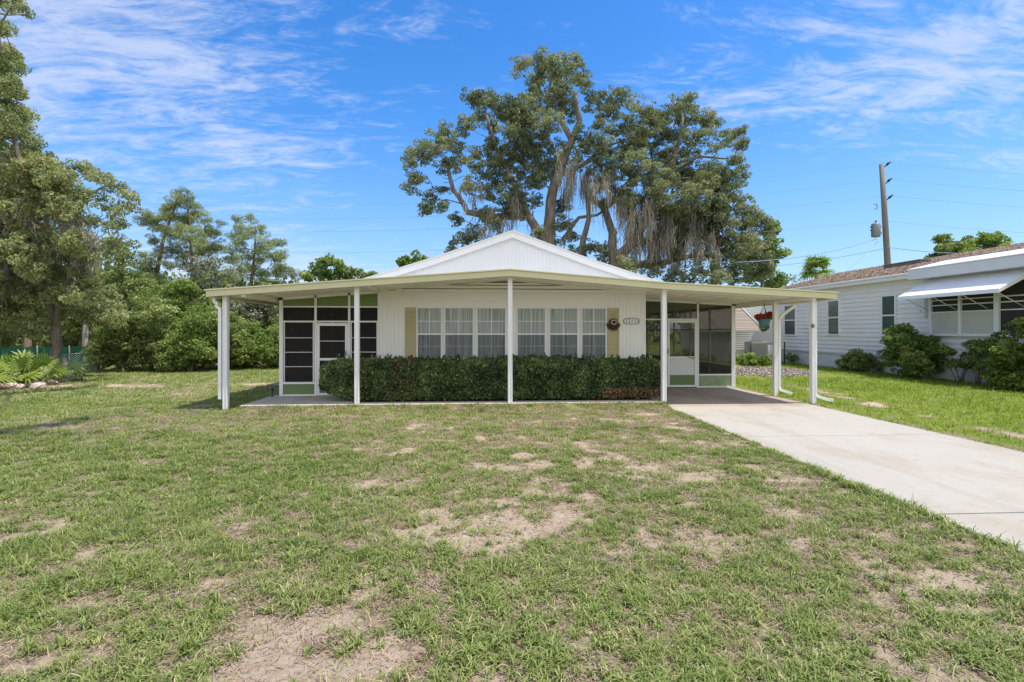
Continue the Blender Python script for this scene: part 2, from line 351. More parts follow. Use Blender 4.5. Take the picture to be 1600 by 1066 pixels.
def gheight(x, y):
    x = np.asarray(x, float); y = np.asarray(y, float)
    h = -.045+.05*(fbm(x*1.3, y*1.3, 3)-.5)
    far = sst(np.hypot(x, y), 30, 60); h = h*(1-far)-.1*far
    h = h+.07*sst(y, 10.9, 11.55)*sst(x, -5.6, -5.1)*sst(x, 4.6, 4.1)
    m = (x > DX0+.09) & (x < DX1-.09) & (y < 23); h = np.where(m, -.085, h)
    m = (x > -5.2) & (x < 4.3) & (y > 11.68) & (y < 26); h = np.where(m, -.06, h)
    return h
def gaxis(a, b, lo, hi, step):
    mid = list(np.arange(a, b+1e-6, step)); r = []; s = step; x = b
    while x < hi: s *= 1.35; x += s; r.append(min(x, hi))
    q = []; s = step; x = a
    while x > lo: s *= 1.35; x -= s; q.append(max(x, lo))
    return np.array(q[::-1]+mid+r)
gx = gaxis(-16, 17, -1500, 1500, .09); gy = gaxis(-1, 24, -300, 1500, .09)
X_, Y_ = np.meshgrid(gx, gy, indexing='xy'); nx_, ny_ = len(gx), len(gy)
Z_ = gheight(X_, Y_)
me = bpy.data.meshes.new('ground'); nv = nx_*ny_
me.vertices.add(nv); me.vertices.foreach_set('co', np.stack([X_, Y_, Z_], -1).astype(np.float32).ravel())
i0 = (np.arange(ny_-1)[:, None]*nx_+np.arange(nx_-1)[None]).ravel(); F = np.stack([i0, i0+1, i0+nx_+1, i0+nx_], -1).astype(np.int32); nf = len(F)
me.loops.add(4*nf); me.loops.foreach_set('vertex_index', F.ravel()); me.polygons.add(nf); me.polygons.foreach_set('loop_start', np.arange(0, 4*nf, 4, dtype=np.int32))
me.update(calc_edges=True); me.polygons.foreach_set('use_smooth', [True]*nf)
a = me.attributes.new('cover', 'FLOAT', 'POINT'); a.data.foreach_set('value', cover(X_, Y_).astype(np.float32).ravel())
lush = sst(X_, 7.6, 8.3)*sst(X_, 200, 100)
a = me.attributes.new('lush', 'FLOAT', 'POINT'); a.data.foreach_set('value', lush.astype(np.float32).ravel())
m, n, l, b = newmat('ground')
ac = n.new('ShaderNodeAttribute'); ac.attribute_name = 'cover'; al = n.new('ShaderNodeAttribute'); al.attribute_name = 'lush'
g1 = nz(n, l, 14, 6, .7); g2 = nz(n, l, 60, 5, .75); g3 = nz(n, l, 2.2, 5, .6); g4 = nz(n, l, 160, 3, .8)
sand = cramp(n, l, g1, [(.3, (.38, .285, .20)), (.7, (.62, .50, .375))])
thatch = cramp(n, l, g2, [(.40, (.10, .068, .045)), (.5, (.25, .18, .125)), (.60, (.47, .37, .27))])
green = cramp(n, l, g2, [(.36, (.10, .12, .04)), (.5, (.22, .24, .09)), (.64, (.38, .37, .18))])
vv = mm if False else None
g5 = nz(n, l, 4.5, 8, .72); mid_ = n.new('ShaderNodeMath'); mid_.operation = 'MULTIPLY_ADD'; l.new(g5, mid_.inputs[0]); mid_.inputs[1].default_value = .9; mid_.inputs[2].default_value = -.45
ad0 = n.new('ShaderNodeMath'); ad0.operation = 'ADD'; l.new(ac.outputs['Fac'], ad0.inputs[0]); l.new(mid_.outputs[0], ad0.inputs[1])
add = n.new('ShaderNodeMath'); add.operation = 'ADD'; l.new(ad0.outputs[0], add.inputs[0])
sc_ = n.new('ShaderNodeMath'); sc_.operation = 'MULTIPLY_ADD'; l.new(g1, sc_.inputs[0]); sc_.inputs[1].default_value = 1.1; sc_.inputs[2].default_value = -.55; l.new(sc_.outputs[0], add.inputs[1])
f1 = cramp(n, l, add.outputs[0], [(.24, (0, 0, 0)), (.38, (1, 1, 1))]); f2 = cramp(n, l, add.outputs[0], [(.45, (0, 0, 0)), (.85, (.8, .8, .8))])
c = mixc(n, l, f1, sand, thatch); c = mixc(n, l, f2, c, green)
lg = cramp(n, l, g2, [(.3, (.10, .15, .015)), (.7, (.26, .34, .04))]); lf = mixc(n, l, 1.0, al.outputs['Color'], f2, 'MULTIPLY')
c = mixc(n, l, lf, c, lg)
c = mixc(n, l, .35, c, cramp(n, l, g4, [(.3, (.45, .43, .40)), (.6, (1, 1, 1))]), 'MULTIPLY')
l.new(c, b.inputs['Base Color']); b.inputs['Roughness'].default_value = 1.0; b.inputs['Specular IOR Level'].default_value = .1
bump(n, l, g2, b, .9, .03)
tag(link('ground', me, m), kind='structure')

def grass_field(name, n_, xr, yr, hh, ww, mat, label, dens_pow=1.0, keep=None, bend=.6, seg=2, tb=0.0):
    x = rng.uniform(*xr, n_); y = rng.uniform(*yr, n_)
    # clumping: pull each blade towards a tuft centre
    cx = np.round(x/.07+rng.normal(0, .35, n_))*.07; 
    c = cover(x, y)
    fine = fbm(x*5.5, y*5.5, 3)
    tuft = .65*vn(x*9+3, y*9)+.35*vn(x*23, y*23+7)
    k = rng.random(n_) < np.clip((c-.08)*1.25, .05, 1)**dens_pow*np.clip((fine-.32)*4.5, .10, 1)*np.clip((tuft-.34)*4, .12, 1)
    k &= ~((x > DX0+.03*fine) & (x < DX1-.03*fine) & (y < 23)); k &= ~((x > -5.3) & (x < DX0) & (y > 11.63) & (y < 27)); k &= ~((x > -5.3) & (x < 8) & (y > 15.0))
    u = 800+800*(x*math.cos(YAW)-y*math.sin(YAW))/(x*math.sin(YAW)+y*math.cos(YAW)); k &= (u > -120) & (u < 1720)
    if keep is not None: k &= keep(x, y)
    x, y, c, fine = x[k], y[k], c[k], fine[k]; m_ = len(x)
    h = hh*(.35+1.0*rng.random(m_)**1.6)*(.55+.6*c)*(.6+.9*fbm(x*2.1+40, y*2.1, 2)); ang = rng.uniform(0, 2*np.pi, m_)
    d = np.stack([np.cos(ang), np.sin(ang), np.zeros(m_)], -1); a2 = ang+np.pi/2+rng.normal(0, .5, m_); s = np.stack([np.cos(a2), np.sin(a2), np.zeros(m_)], -1)
    base = np.stack([x, y, gheight(x, y)-.004], -1); ln = bend*(.3+rng.random(m_)*1.3)
    up = np.array([0, 0, 1.]); wv = (ww*(.6+.8*rng.random(m_)))[:, None]*s
    mid = base+d*(h*ln*.35)[:, None]+up*(h*.6)[:, None]; tip = base+d*(h*ln)[:, None]+up*(h*(1-.25*ln.clip(0, 1.6)))[:, None]
    t = np.clip(.28+tb+.30*rng.standard_normal(m_)*.55+.45*(fbm(x*.9+3, y*.9+8, 3)-.45)+.35*(1-c)+(rng.random(m_) < .10)*.4, 0, 1)
    if seg == 1: Q = np.stack([base-wv, base+wv, tip+wv*.25, tip-wv*.25], 1); T = t
    else:
        Q = np.concatenate([np.stack([base-wv, base+wv, mid+wv*.8, mid-wv*.8], 1), np.stack([mid-wv*.8, mid+wv*.8, tip+wv*.12, tip-wv*.12], 1)]); T = np.concatenate([t, t])
    return tag(quads(name, Q, T, mat), label, 'grass', kind='stuff')
nr = lambda x, y: (x < DX0+.04)
grass_field('grass', 240000, (-5.5, 6.2), (1.9, 5.2), .085, .0032, M['grass'], 'patchy coarse green grass in the sandy foreground of the lawn', keep=nr, bend=1.0)
grass_field('grass', 520000, (-10.5, 8), (5.2, 9.2), .065, .0045, M['grass'], 'short patchy grass in the middle of the front lawn', keep=nr, bend=1.0)
grass_field('grass', 420000, (-15, 8), (9.2, 13.8), .055, .007, M['grass'], 'short green grass along the concrete walk in front of the house', keep=nr, bend=.9, seg=1)
grass_field('grass', 420000, (-30, -3), (13.8, 27), .06, .012, M['grass'], 'thin grass on the far left lawn up to the bushes', keep=lambda x, y: x < -5.2, bend=.9, seg=1, tb=.05)
grass_field('grass', 240000, (7.7, 17.2), (5.5, 30), .085, .008, M['grassr'], 'lush bright green grass strip between driveway and neighbouring house', bend=.8, seg=1,
            keep=lambda x, y: ~((x > 8.5) & (x < 14.2) & (y > 18.3) & (y < 25)) & (x > DX1) & (x < 16.6))
def tufts(n_t):
    Qs = []; Ts = []
    for i in range(n_t+700):
        y = 1.95+5.6*rng.random()**1.15; x = rng.uniform(-1.15, 1.25)*y; edge = i >= n_t
        if edge: x = DX0-.01-.10*abs(rng.normal()); y = rng.uniform(3.2, 11)
        if x > 4.15 and not edge: continue
        c = float(cover(np.array(x), np.array(y)))
        if rng.random() > .04+1.15*max(0, c-.08): continue
        nb_ = int(rng.integers(9, 26)); a_ = rng.uniform(0, 6.28, nb_); L_ = rng.uniform(.04, .16 if edge and y < 6.5 else .115)*rng.uniform(.5, 1.1, nb_); el = rng.uniform(.25, 1.3, nb_); W_ = rng.uniform(.0022, .0042)
        d = np.stack([np.cos(a_), np.sin(a_), 0*a_], -1); s_ = np.stack([-np.sin(a_), np.cos(a_), 0*a_], -1)*W_; up = np.array([0, 0, 1.])
        b_ = np.stack([x+rng.normal(0, .012, nb_), y+rng.normal(0, .012, nb_), np.full(nb_, float(gheight(x, y))-.003)], -1)
        p1 = b_+d*(L_*.35*np.cos(el))[:, None]+up*(L_*.45*np.sin(el)+.006)[:, None]; p2 = b_+d*(L_*.72*np.cos(el*.8))[:, None]+up*(L_*.62*np.sin(el)+.008)[:, None]; p3 = b_+d*(L_*1.0)[:, None]*np.cos(el*.5)[:, None]+up*(L_*.5*np.sin(el)+.004)[:, None]
        t = np.clip(rng.normal(.38, .12)+rng.normal(0, .12, nb_)+(rng.random(nb_) < .07)*.5, 0, 1)
        for q0, q1, w0, w1 in ((b_, p1, .7, 1), (p1, p2, 1, .8), (p2, p3, .8, .1)): Qs.append(np.stack([q0-s_*w0, q0+s_*w0, q1+s_*w1, q1-s_*w1], 1)); Ts.append(t)
    return np.concatenate(Qs), np.concatenate(Ts)
Q, T = tufts(10500); tag(quads('coarse_grass', Q, T, M['grass']), 'coarse broad bladed grass tufts spreading over the near lawn', 'grass', kind='stuff')
# broad-leaved weeds in low rosettes
def rosettes():
    Q = []; T = []
    spots = [P(u, v, H*800/(v-517)) for (u, v) in ((725,800),(755,825),(700,860),(690,885),(860,850),(980,760),(1010,775),(1030,740),(900,745),(940,755),(1080,800),(820,770),(880,735),(1140,815),(640,840),(500,860),(560,905),(1180,890),(760,790),(1005,705),(1060,880),(600,780))]
    pts = [(p.x, p.y, .24, 5) for p in spots]+[(rng.uniform(-5.5, 4.1), 2.3+7*rng.random()**1.3, .13, 1) for _ in range(1500)]
    for x, y, R0, mult in pts:
        if x > 4.15 or (mult == 1 and rng.random() > .2+.8*sst(fbm(x*1.2+30, y*1.2, 2), .45, .62)): continue
        t = rng.uniform(.05, .5); n_ = int(rng.integers(18, 40)*mult); R_ = R0*rng.uniform(.5, 1.1); ex = rng.uniform(.6, 1.5)
        a_ = rng.uniform(0, 6.28, n_); r_ = R_*rng.random(n_)**.6; px = x+r_*np.cos(a_)*ex; py = y+r_*np.sin(a_)/ex
        p = np.stack([px, py, gheight(px, py)+.008+.035*rng.random(n_)*(1-(r_/R_)**2*.7)], -1); b_ = rng.uniform(0, 6.28, n_); L_ = rng.uniform(.014, .030, n_)
        d = np.stack([np.cos(b_), np.sin(b_), rng.uniform(.1, .7, n_)], -1)*L_[:, None]; s_ = np.stack([-np.sin(b_), np.cos(b_), rng.uniform(-.2, .2, n_)], -1)*(L_*.36)[:, None]
        Q.append(np.stack([p, p+d*.5+s_, p+d, p+d*.5-s_], 1)); T.append(np.clip(t+rng.normal(0, .1, n_), 0, .8))
    return np.concatenate(Q), np.concatenate(T)
Q, T = rosettes(); tag(quads('weeds', Q, T, M['grass']), 'small leafy weeds spreading over the sandy lawn', 'weeds', kind='stuff')
def scatter_litter(n_, xr, yr, sz, keep=None):
    x = rng.uniform(*xr, n_); y = rng.uniform(*yr, n_); k = (x < DX0) & ((fbm(x*2, y*2, 2) > .4))
    if keep is not None: k &= keep(x, y)
    x, y = x[k], y[k]; m_ = len(x); p = np.stack([x, y, gheight(x, y)+.008], -1); a_ = rng.uniform(0, 6.28, m_); L_ = sz*(.4+rng.random(m_))
    d = np.stack([np.cos(a_), np.sin(a_), rng.normal(0, .25, m_)], -1)*L_[:, None]; s = np.stack([-np.sin(a_), np.cos(a_), rng.normal(0, .4, m_)], -1)*(L_*.22)[:, None]
    return np.stack([p-d, p+s, p+d, p-s], 1), rng.random(m_)
Q, T = scatter_litter(60000, (-7, 4.1), (2, 9), .012); tag(quads('leaf_litter', Q, T, M['litter']), 'dead leaf scraps and thatch lying over the sandy lawn', 'leaf litter', kind='stuff')

def straw(n_):
    x = rng.uniform(-8, 4.15, n_); y = 2+10*rng.random(n_)**1.2; k = (fbm(x*3+5, y*3, 3) > .42) & (rng.random(n_) < .25+.75*sst(cover(x, y), .12, .4)); x, y = x[k], y[k]; m_ = len(x); p = np.stack([x, y, gheight(x, y)+.006+.012*rng.random(m_)], -1); a_ = rng.uniform(0, 6.28, m_); L_ = rng.uniform(.008, .030, m_)*(1+y*.06)
    d = np.stack([np.cos(a_), np.sin(a_), rng.normal(0, .12, m_)], -1)*L_[:, None]; s_ = np.stack([-np.sin(a_), np.cos(a_), 0*a_], -1)*(.0009*(1+y*.2))[:, None]
    return np.stack([p-d-s_, p-d+s_, p+d+s_, p+d-s_], 1), np.clip(rng.normal(.6, .28, m_), 0, 1)
M['straw'] = leafmat('dry_straw', [(0, (.12, .08, .055)), (.5, (.29, .21, .14)), (1, (.55, .45, .32))], .1)
Q, T = straw(260000); tag(quads('thatch', Q, T, M['straw']), 'dry brown straw thatch lying between the grass tufts', 'thatch', kind='stuff')
# driveway slabs, carport slab and walk
mb = MB()
ys = [-3, .9, 4.58, 8.12, 10.2]
for a_, b_ in zip(ys[:-1], ys[1:]): mb.box((DX0, a_+.012, -.2), (DX1, b_-.012, -.028))
mb.box((DX0, 10.206, -.2), (DX1, 11.42, -.028))
tag(mb.build('driveway', M['drive'], None, .006), kind='structure')
tag(MB().box((DX0, 11.432, -.2), (DX1, 15.3, -.026)).build('carport_slab', M['carportslab'], None, .006), kind='structure')
tag(MB().box((-5.32, 11.62, -.15), (DX0-.012, 12.02, .05)).box((-5.32, 12.02, -.15), (-3.0, 13.5, .049)).build('walk', M['walk'], None, .008), kind='structure')
tag(MB().box((-2.98, 12.03, -.1), (4.15, 13.25, .03)).build('mulch_bed', M['mulch']), kind='structure')
tag(MB().box((-5.05, 13.5, -.1), (-2.6, 24.8, .03)).box((4.4, 15.32, -.1), (7.7, 24.8, -.02)).build('porch_floor', M['roomfloor']), kind='structure')
# ---------------------------------------------------------------- the house
WY = 13.3; BACK = 25.0
HX0, HX1 = -2.635, 4.32
SX0 = -5.10                       # left screen room corner
SY = 15.17; SX1 = 7.72            # right screen wall plane and its outer corner
RL, RR = -5.97, 8.31              # canopy eaves
FY = 11.50                        # fascia front
house = thing('mobile_home', (.8, WY, 0), 'white manufactured home with wide flat canopy, screened porches and low gable', 'house')
def ztop(x):                      # top of the canopy
    pts = [(RL, 2.595), (.65, 3.09), (4.19, 2.812), (RR, 2.60)]
    for (a_, za), (b_, zb) in zip(pts[:-1], pts[1:]):
        if x <= b_: return za+(zb-za)*(x-a_)/(b_-a_)
    return 2.6
zbot = lambda x: ztop(x)-.155
# canopy: white sheet on top, ceiling panels, fascia
xs = [RL+.03, .65, 4.19, RR-.03]
mb = MB()
for a_, b_ in zip(xs[:-1], xs[1:]):
    mb.hexa([(a_, FY+.03, ztop(a_)-.05), (b_, FY+.03, ztop(b_)-.05), (b_, BACK, ztop(b_)-.05), (a_, BACK, ztop(a_)-.05),
             (a_, FY+.03, ztop(a_)-.012), (b_, FY+.03, ztop(b_)-.012), (b_, BACK, ztop(b_)-.012), (a_, BACK, ztop(a_)-.012)])
mb.build('canopy_roof', M['metalroof'], house)
mb = MB()                         # ceiling pans, each lap a small step (run along the roof's width)
y = FY+.06; k = 0
while y < SY+9:
    y2 = min(y+.30, BACK)
    for a_, b_ in zip(xs[:-1], xs[1:]):
        e = .10+(.012 if k % 2 else 0)
        mb.hexa([(a_, y, ztop(a_)-e), (b_, y, ztop(b_)-e), (b_, y2, ztop(b_)-e), (a_, y2, ztop(a_)-e),
                 (a_, y, ztop(a_)-.055), (b_, y, ztop(b_)-.055), (b_, y2, ztop(b_)-.055), (a_, y2, ztop(a_)-.055)])
    y = y2; k += 1
mb.build('ceiling', M['ceiling'], house)
xf = [RL, .65, 4.19, RR]
mb = MB()
for a_, b_ in zip(xf[:-1], xf[1:]):
    mb.hexa([(a_, FY, zbot(a_)), (b_, FY, zbot(b_)), (b_, FY+.028, zbot(b_)), (a_, FY+.028, zbot(a_)),
             (a_, FY, ztop(a_)-.022), (b_, FY, ztop(b_)-.022), (b_, FY+.028, ztop(b_)-.022), (a_, FY+.028, ztop(a_)-.022)])
mb.build('fascia', M['fascia'], house)
mb = MB()
for a_, b_ in zip([RL-.03, .65, 4.19], [.65, 4.19, RR+.03]):
    mb.hexa([(a_, FY-.03, ztop(a_)-.020), (b_, FY-.03, ztop(b_)-.020), (b_, FY+.06, ztop(b_)-.020), (a_, FY+.06, ztop(a_)-.020),
             (a_, FY-.03, ztop(a_)+.006), (b_, FY-.03, ztop(b_)+.006), (b_, FY+.06, ztop(b_)+.006), (a_, FY+.06, ztop(a_)+.006)])
mb.build('drip_edge', M['fascia'], house)
for x0 in (RL-.02, RR-.10): MB().box((x0, FY+.03, 2.432), (x0+.12, BACK, 2.577)).build('gutter', M['fascia'], house, .004)
for x, z in ((SX0-.12, 0), (7.80, 0)):
    zz = zbot(x); MB().box((x-.04, FY+.07, zz-.05), (x+.04, BACK, zz+.05)).build('beam', M['ceiling'], house, .004)
for x in (HX0-.02, HX1+.02): MB().box((x-.05, FY+.07, 2.69), (x+.05, WY-.01, 2.82)).build('beam', M['ceiling'], house, .004)
# posts
for u, zb in ((353, -.06), (558, .05), (797, .05), (1037, .05), (1270, -.03)):
    x = UX(u, PY); z1 = zbot(x)+.04; hw = .052
    mb = MB().box((x-hw, PY-hw, zb), (x+hw, PY+hw, z1))
    for s in (-1, 1): mb.box((x+s*.036-.010, PY-hw-.010, zb), (x+s*.036+.010, PY-hw+.002, z1))
    mb.build('post', M['trim'], house, .004)
x = 7.79; mb = MB().box((x-.052, 13.1, -.03), (x+.052, 13.2, zbot(x)+.03)); mb.box((x-.06, 13.09, -.03), (x-.04, 13.11, zbot(x)+.03)); mb.build('post', M['trim'], house, .004)
# downspouts
x = UX(353, PY)
mb = MB().sweep([(RL+.06, PY-.02, 2.44), (RL+.06, PY-.02, 2.36), (RL+.13, PY-.02, 2.29), (x-.20, PY-.02, 2.26), (x-.115, PY-.02, 2.18), (x-.115, PY-.02, 2.0), (x-.115, PY-.02, .18)], .06, .07)
mb.build('downspout', M['trim'], house, .004)
mb = MB().sweep([(RR-.05, 13.1, 2.44), (RR-.05, 13.1, 2.33), (8.12, 13.1, 2.24), (7.95, 13.12, 2.10), (7.885, 13.13, 2.0), (7.885, 13.13, .20), (7.91, 13.11, .13), (8.16, 13.0, .045)], .06, .07)
mb.build('downspout', M['trim'], house, .004)
mb = MB().sweep([(7.96, PY+.03, 2.40), (7.96, PY+.03, 2.2), (7.96, PY+.03, .22), (8.0, PY+.02, .14), (8.22, PY-.02, .06), (8.36, PY-.05, .045)], .06, .07)
mb.build('downspout', M['trim'], house, .004)
# front wall: ribbed panels either side, smooth board over the window band
def ribs(mb, x0, x1, yf, z0, z1, step=.1, d=.010, z1f=None):
    x = x0
    while x < x1-.02:
        zt = z1 if z1f is None else min(z1f(x), z1f(x+step))
        xe = min(x+step-.014, x1)
        if zt > z0+.02: mb.box((x, yf-d, z0), (xe, yf+.002, zt))
        x += step
mb = MB().box((HX0, WY, -.02), (HX1, WY+.12, 2.99))
mb.box((HX0, WY+.12, -.02), (HX0+.1, BACK, 2.9)); mb.box((HX1-.1, WY+.12, -.02), (HX1, BACK, 2.9)); mb.box((HX0+.1, BACK-.1, 0), (HX1-.1, BACK, 2.9))
wx0, wx1 = UX(650.5, WY), UX(948, WY)
sx0, sx1 = UX(648, WY), UX(950, WY)
ribs(mb, HX0+.03, sx0, WY, .1, 2.65); ribs(mb, sx1, HX1-.03, WY, .1, 2.65)
mb.box((HX0-.01, WY-.03, 0), (HX0+.03, WY+.01, 2.66)); mb.box((HX1-.03, WY-.03, 0), (HX1+.01, WY+.01, 2.66))
mb.build('wall', M['cream'], house)
mb = MB().box((HX0+.05, WY-.09, 2.68), (HX1-.05, WY-.002, 2.77)).box((HX0+.35, WY-.16, 2.785), (HX1-.35, WY-.002, 2.86)).box((HX0+1.1, WY-.24, 2.875), (HX1-1.1, WY-.002, 2.925))
mb.box((sx0, WY-.012, 2.27), (sx1, WY-.001, 2.68))
for u in (691.5, 799, 908): x = UX(u, WY); mb.box((x-.006, WY-.018, 2.27), (x+.006, WY-.011, 2.68))
mb.build('header_trim', M['cream'], house, .003)
# windows
zT, zB = VZ(482.3, 800, WY), VZ(559.7, 800, WY)
curt_seed = 0
CF = [(31, 7, .5), (44, 5, .38), (36, 11, .55), (52, 8, .47), (33, 6, .6), (47, 9, .42)]
for (u0, u1) in ((653, 689), (696, 738.6), (746.5, 789), (808.7, 851), (859.4, 901.6), (909.5, 945.5)):
    x0, x1 = UX(u0, WY), UX(u1, WY); zm = (zT+zB)/2-.02; yy = WY-.045
    fr_ = MB(); t_ = .034
    fr_.box((x0-t_, yy, zB-t_), (x0, WY+.0, zT+t_)); fr_.box((x1, yy, zB-t_), (x1+t_, WY, zT+t_)); fr_.box((x0, yy, zT), (x1, WY, zT+t_)); fr_.box((x0, yy, zB-t_), (x1, WY, zB))
    fr_.box((x0-t_-.01, yy-.02, zB-t_-.02), (x1+t_+.01, WY, zB-t_))
    wo = fr_.build('window', M['trim'], house, .003)
    sa = MB(); sa.box((x0, yy+.012, zm-.018), (x1, yy+.034, zm+.018)); xm = (x0+x1)/2
    sa.box((xm-.009, yy+.016, zB), (xm+.009, yy+.030, zm-.018)); sa.box((xm-.009, yy+.016, zm+.018), (xm+.009, yy+.030, zT))
    for zz in ((zm+zT)/2, (zB+zm)/2):
        sa.box((x0, yy+.017, zz-.008), (xm-.009, yy+.029, zz+.008)); sa.box((xm+.009, yy+.017, zz-.008), (x1, yy+.029, zz+.008))
    sa.build('sash', M['trim'], wo)
    MB().box((x0, yy+.036, zB), (x1, yy+.039, zT)).build('pane', M['glass'], wo)
    MB().box((x0+.005, yy+.004, zB), (x1-.005, yy+.006, zm-.02)).build('insect_screen', M['fly'], wo)
    cu = MB(); nn = 90; vs = []
    for i in range(nn+1):
        t = i/nn; x = x0+(x1-x0)*t; ph = curt_seed*1.7
        f1_, f2_, mid_ = CF[curt_seed]; yo = WY-.014+.009*math.sin(t*f1_+ph+2.2*math.sin(t*f2_+ph))*(.5+.5*math.sin(t*5+ph))
        if abs(t-mid_) < .014: yo += .012
        vs += [(x, yo, zB), (x+.004*math.sin(ph+i), yo-.004, zT)]
    cu.add(vs, [(2*i, 2*i+2, 2*i+3, 2*i+1) for i in range(nn)], True); cu.build('curtain', M['curtain'], wo); curt_seed += 1
# a board behind the windows' centre mullion
MB().box((UX(791, WY), WY-.03, zB-.05), (UX(806.5, WY), WY-.001, zT+.05)).build('mullion_board', M['trim'], house, .003)
# shutters
for (u0, u1) in ((632.4, 650.2), (948.8, 967.2)):
    x0, x1 = UX(u0, WY)+.005, UX(u1, WY)-.005; mb = MB(); y0 = WY-.03
    mb.box((x0, y0, zB), (x0+.035, WY-.011, zT+.02)); mb.box((x1-.035, y0, zB), (x1, WY-.011, zT+.02)); mb.box((x0+.035, y0, zT-.02), (x1-.035, WY-.011, zT+.02)); mb.box((x0+.035, y0, zB), (x1-.035, WY-.011, zB+.04))
    z = zB+.045
    while z < zT-.05:
        mb.hexa([(x0+.036, y0+.002, z), (x1-.036, y0+.002, z), (x1-.036, y0+.006, z), (x0+.036, y0+.006, z), (x0+.036, y0+.014, z+.027), (x1-.036, y0+.014, z+.027), (x1-.036, y0+.018, z+.027), (x0+.036, y0+.018, z+.027)]); z += .032
    mb.build('shutter', M['yellow'], house)
# gable above the canopy
GX = .80; GZ = 4.29; GY = 13.25
def groof(x):                    # top line of the gable roof
    d = abs(x-GX)
    return GZ-.355*d if d < 2.0 else GZ-.71-.315*(d-2.0)
mb = MB(); e = 4.15
prof = [(x, ztop(x)-.03) for x in (GX-e, .65, 4.19, GX+e)]+[(x, groof(x)-.16) for x in (GX+e, GX+2, GX, GX-2, GX-e)]
mb.prism(prof, GY+.02, GY+.10)
ribs(mb, GX-3.6, GX+3.6, GY+.02, 2.96, 4, .1, .006, lambda x: groof(x)-.15)
mb.build('gable_wall', M['white'], house)
mb = MB()
for s in (-1, 1):
    for d0, d1 in ((0, 2.0), (2.0, 4.5)):
        a_, b_ = GX+s*d0, GX+s*d1
        mb.hexa([(a_, GY-.10, groof(a_)-.19), (b_, GY-.10, groof(b_)-.19), (b_, GY-.06, groof(b_)-.19), (a_, GY-.06, groof(a_)-.19),
                 (a_, GY-.10, groof(a_)-.035), (b_, GY-.10, groof(b_)-.035), (b_, GY-.06, groof(b_)-.035), (a_, GY-.06, groof(a_)-.035)])
        mb.hexa([(a_, GY-.059, groof(a_)-.14), (b_, GY-.059, groof(b_)-.14), (b_, GY+.02, groof(b_)-.14), (a_, GY+.02, groof(a_)-.14),
                 (a_, GY-.059, groof(a_)-.12), (b_, GY-.059, groof(b_)-.12), (b_, GY+.02, groof(b_)-.12), (a_, GY+.02, groof(a_)-.12)])
mb.build('rake_board', M['trim'], house)
mb = MB()
for s in (-1, 1):
    for d0, d1 in ((0, 2.0), (2.0, 4.5)):
        a_, b_ = GX+s*d0, GX+s*d1
        mb.hexa([(a_, GY-.14, groof(a_)-.034), (b_, GY-.14, groof(b_)-.034), (b_, BACK, groof(b_)-.034), (a_, BACK, groof(a_)-.034),
                 (a_, GY-.14, groof(a_)), (b_, GY-.14, groof(b_)), (b_, BACK, groof(b_)), (a_, BACK, groof(a_))])
mb.build('roof', M['metalroof'], house)
# ---- left screen porch
def framebar(mb, a, b, w, y0, y1):     # bar between two (x,z) points
    (xa, za), (xb, zb) = a, b
    if abs(xa-xb) < 1e-6: mb.box((xa-w/2, y0, za), (xa+w/2, y1, zb))
    else: mb.hexa([(xa, y0, za-w/2), (xb, y0, zb-w/2), (xb, y1, zb-w/2), (xa, y1, za-w/2), (xa, y0, za+w/2), (xb, y0, zb+w/2), (xb, y1, zb+w/2), (xa, y1, za+w/2)])
yF0, yF1 = WY-.03, WY+.03
X1 = UX(493.5, WY); X2 = UX(546, WY); xL, xR = SX0, HX0-.01
ztp = lambda x: zbot(x)+.03
z1, z2, z3 = VZ(479.5, 500, WY), VZ(502.6, 500, WY), VZ(598.5, 480, WY)
mb = MB()
for x, w_ in ((xL+.045, .09), (X1, .055), (X2, .055)): framebar(mb, (x, .05), (x, ztp(x)), w_, yF0, yF1)
y0, y1 = yF0+.005, yF1-.005
for z, w_ in ((z1, .035), (z2, .04)):
    framebar(mb, (xL+.09, z), (X1-.0275, z), w_, y0, y1); framebar(mb, (X1+.0275, z), (X2-.0275, z), w_, y0, y1); framebar(mb, (X2+.0275, z), (xR, z), w_, y0, y1)
framebar(mb, (xL+.09, z3), (X1-.0275, z3), .05, y0, y1); framebar(mb, (X2+.0275, z3), (xR, z3), .05, y0, y1)
framebar(mb, (xL+.09, .07), (X1-.0275, .07), .035, y0, y1)
mb.hexa([(xL, yF0, zbot(xL)-.03), (xR, yF0, zbot(xR)-.03), (xR, yF1, zbot(xR)-.03), (xL, yF1, zbot(xL)-.03), (xL, yF0, zbot(xL)+.04), (xR, yF0, zbot(xR)+.04), (xR, yF1, zbot(xR)+.04), (xL, yF1, zbot(xL)+.04)])
for (a_, b_) in ((xL+.13, X1-.07), (X2+.06, xR-.03)):      # slim sliding-panel bars
    for x in (a_-.012, b_+.012): framebar(mb, (x, z3+.025), (x, z2-.02), .022, WY-.018, WY+.018)
    for v in (528, 550.5, 573): z = VZ(v, 480, WY); framebar(mb, (a_, z), (b_, z), .014, WY-.012, WY+.01)
mb.build('porch_frame', M['trim'], house)
mb = MB()
for a_, b_ in ((xL+.09, X1-.0275), (X1+.0275, X2-.0275), (X2+.0275, xR)):
    mb.hexa([(a_, WY-.005, z1+.0175), (b_, WY-.005, z1+.0175), (b_, WY+.005, z1+.0175), (a_, WY+.005, z1+.0175), (a_, WY-.005, zbot(a_)-.03), (b_, WY-.005, zbot(b_)-.03), (b_, WY+.005, zbot(b_)-.03), (a_, WY+.005, zbot(a_)-.03)])
mb.build('upper_panel', M['olive'], house)
for a_, b_ in ((xL+.09, X1-.0275), (X2+.0275, xR)): MB().box((a_, WY-.008, .0875), (b_, WY+.005, z3-.025)).build('kick_panel', M['sage'], house)
mb = MB()
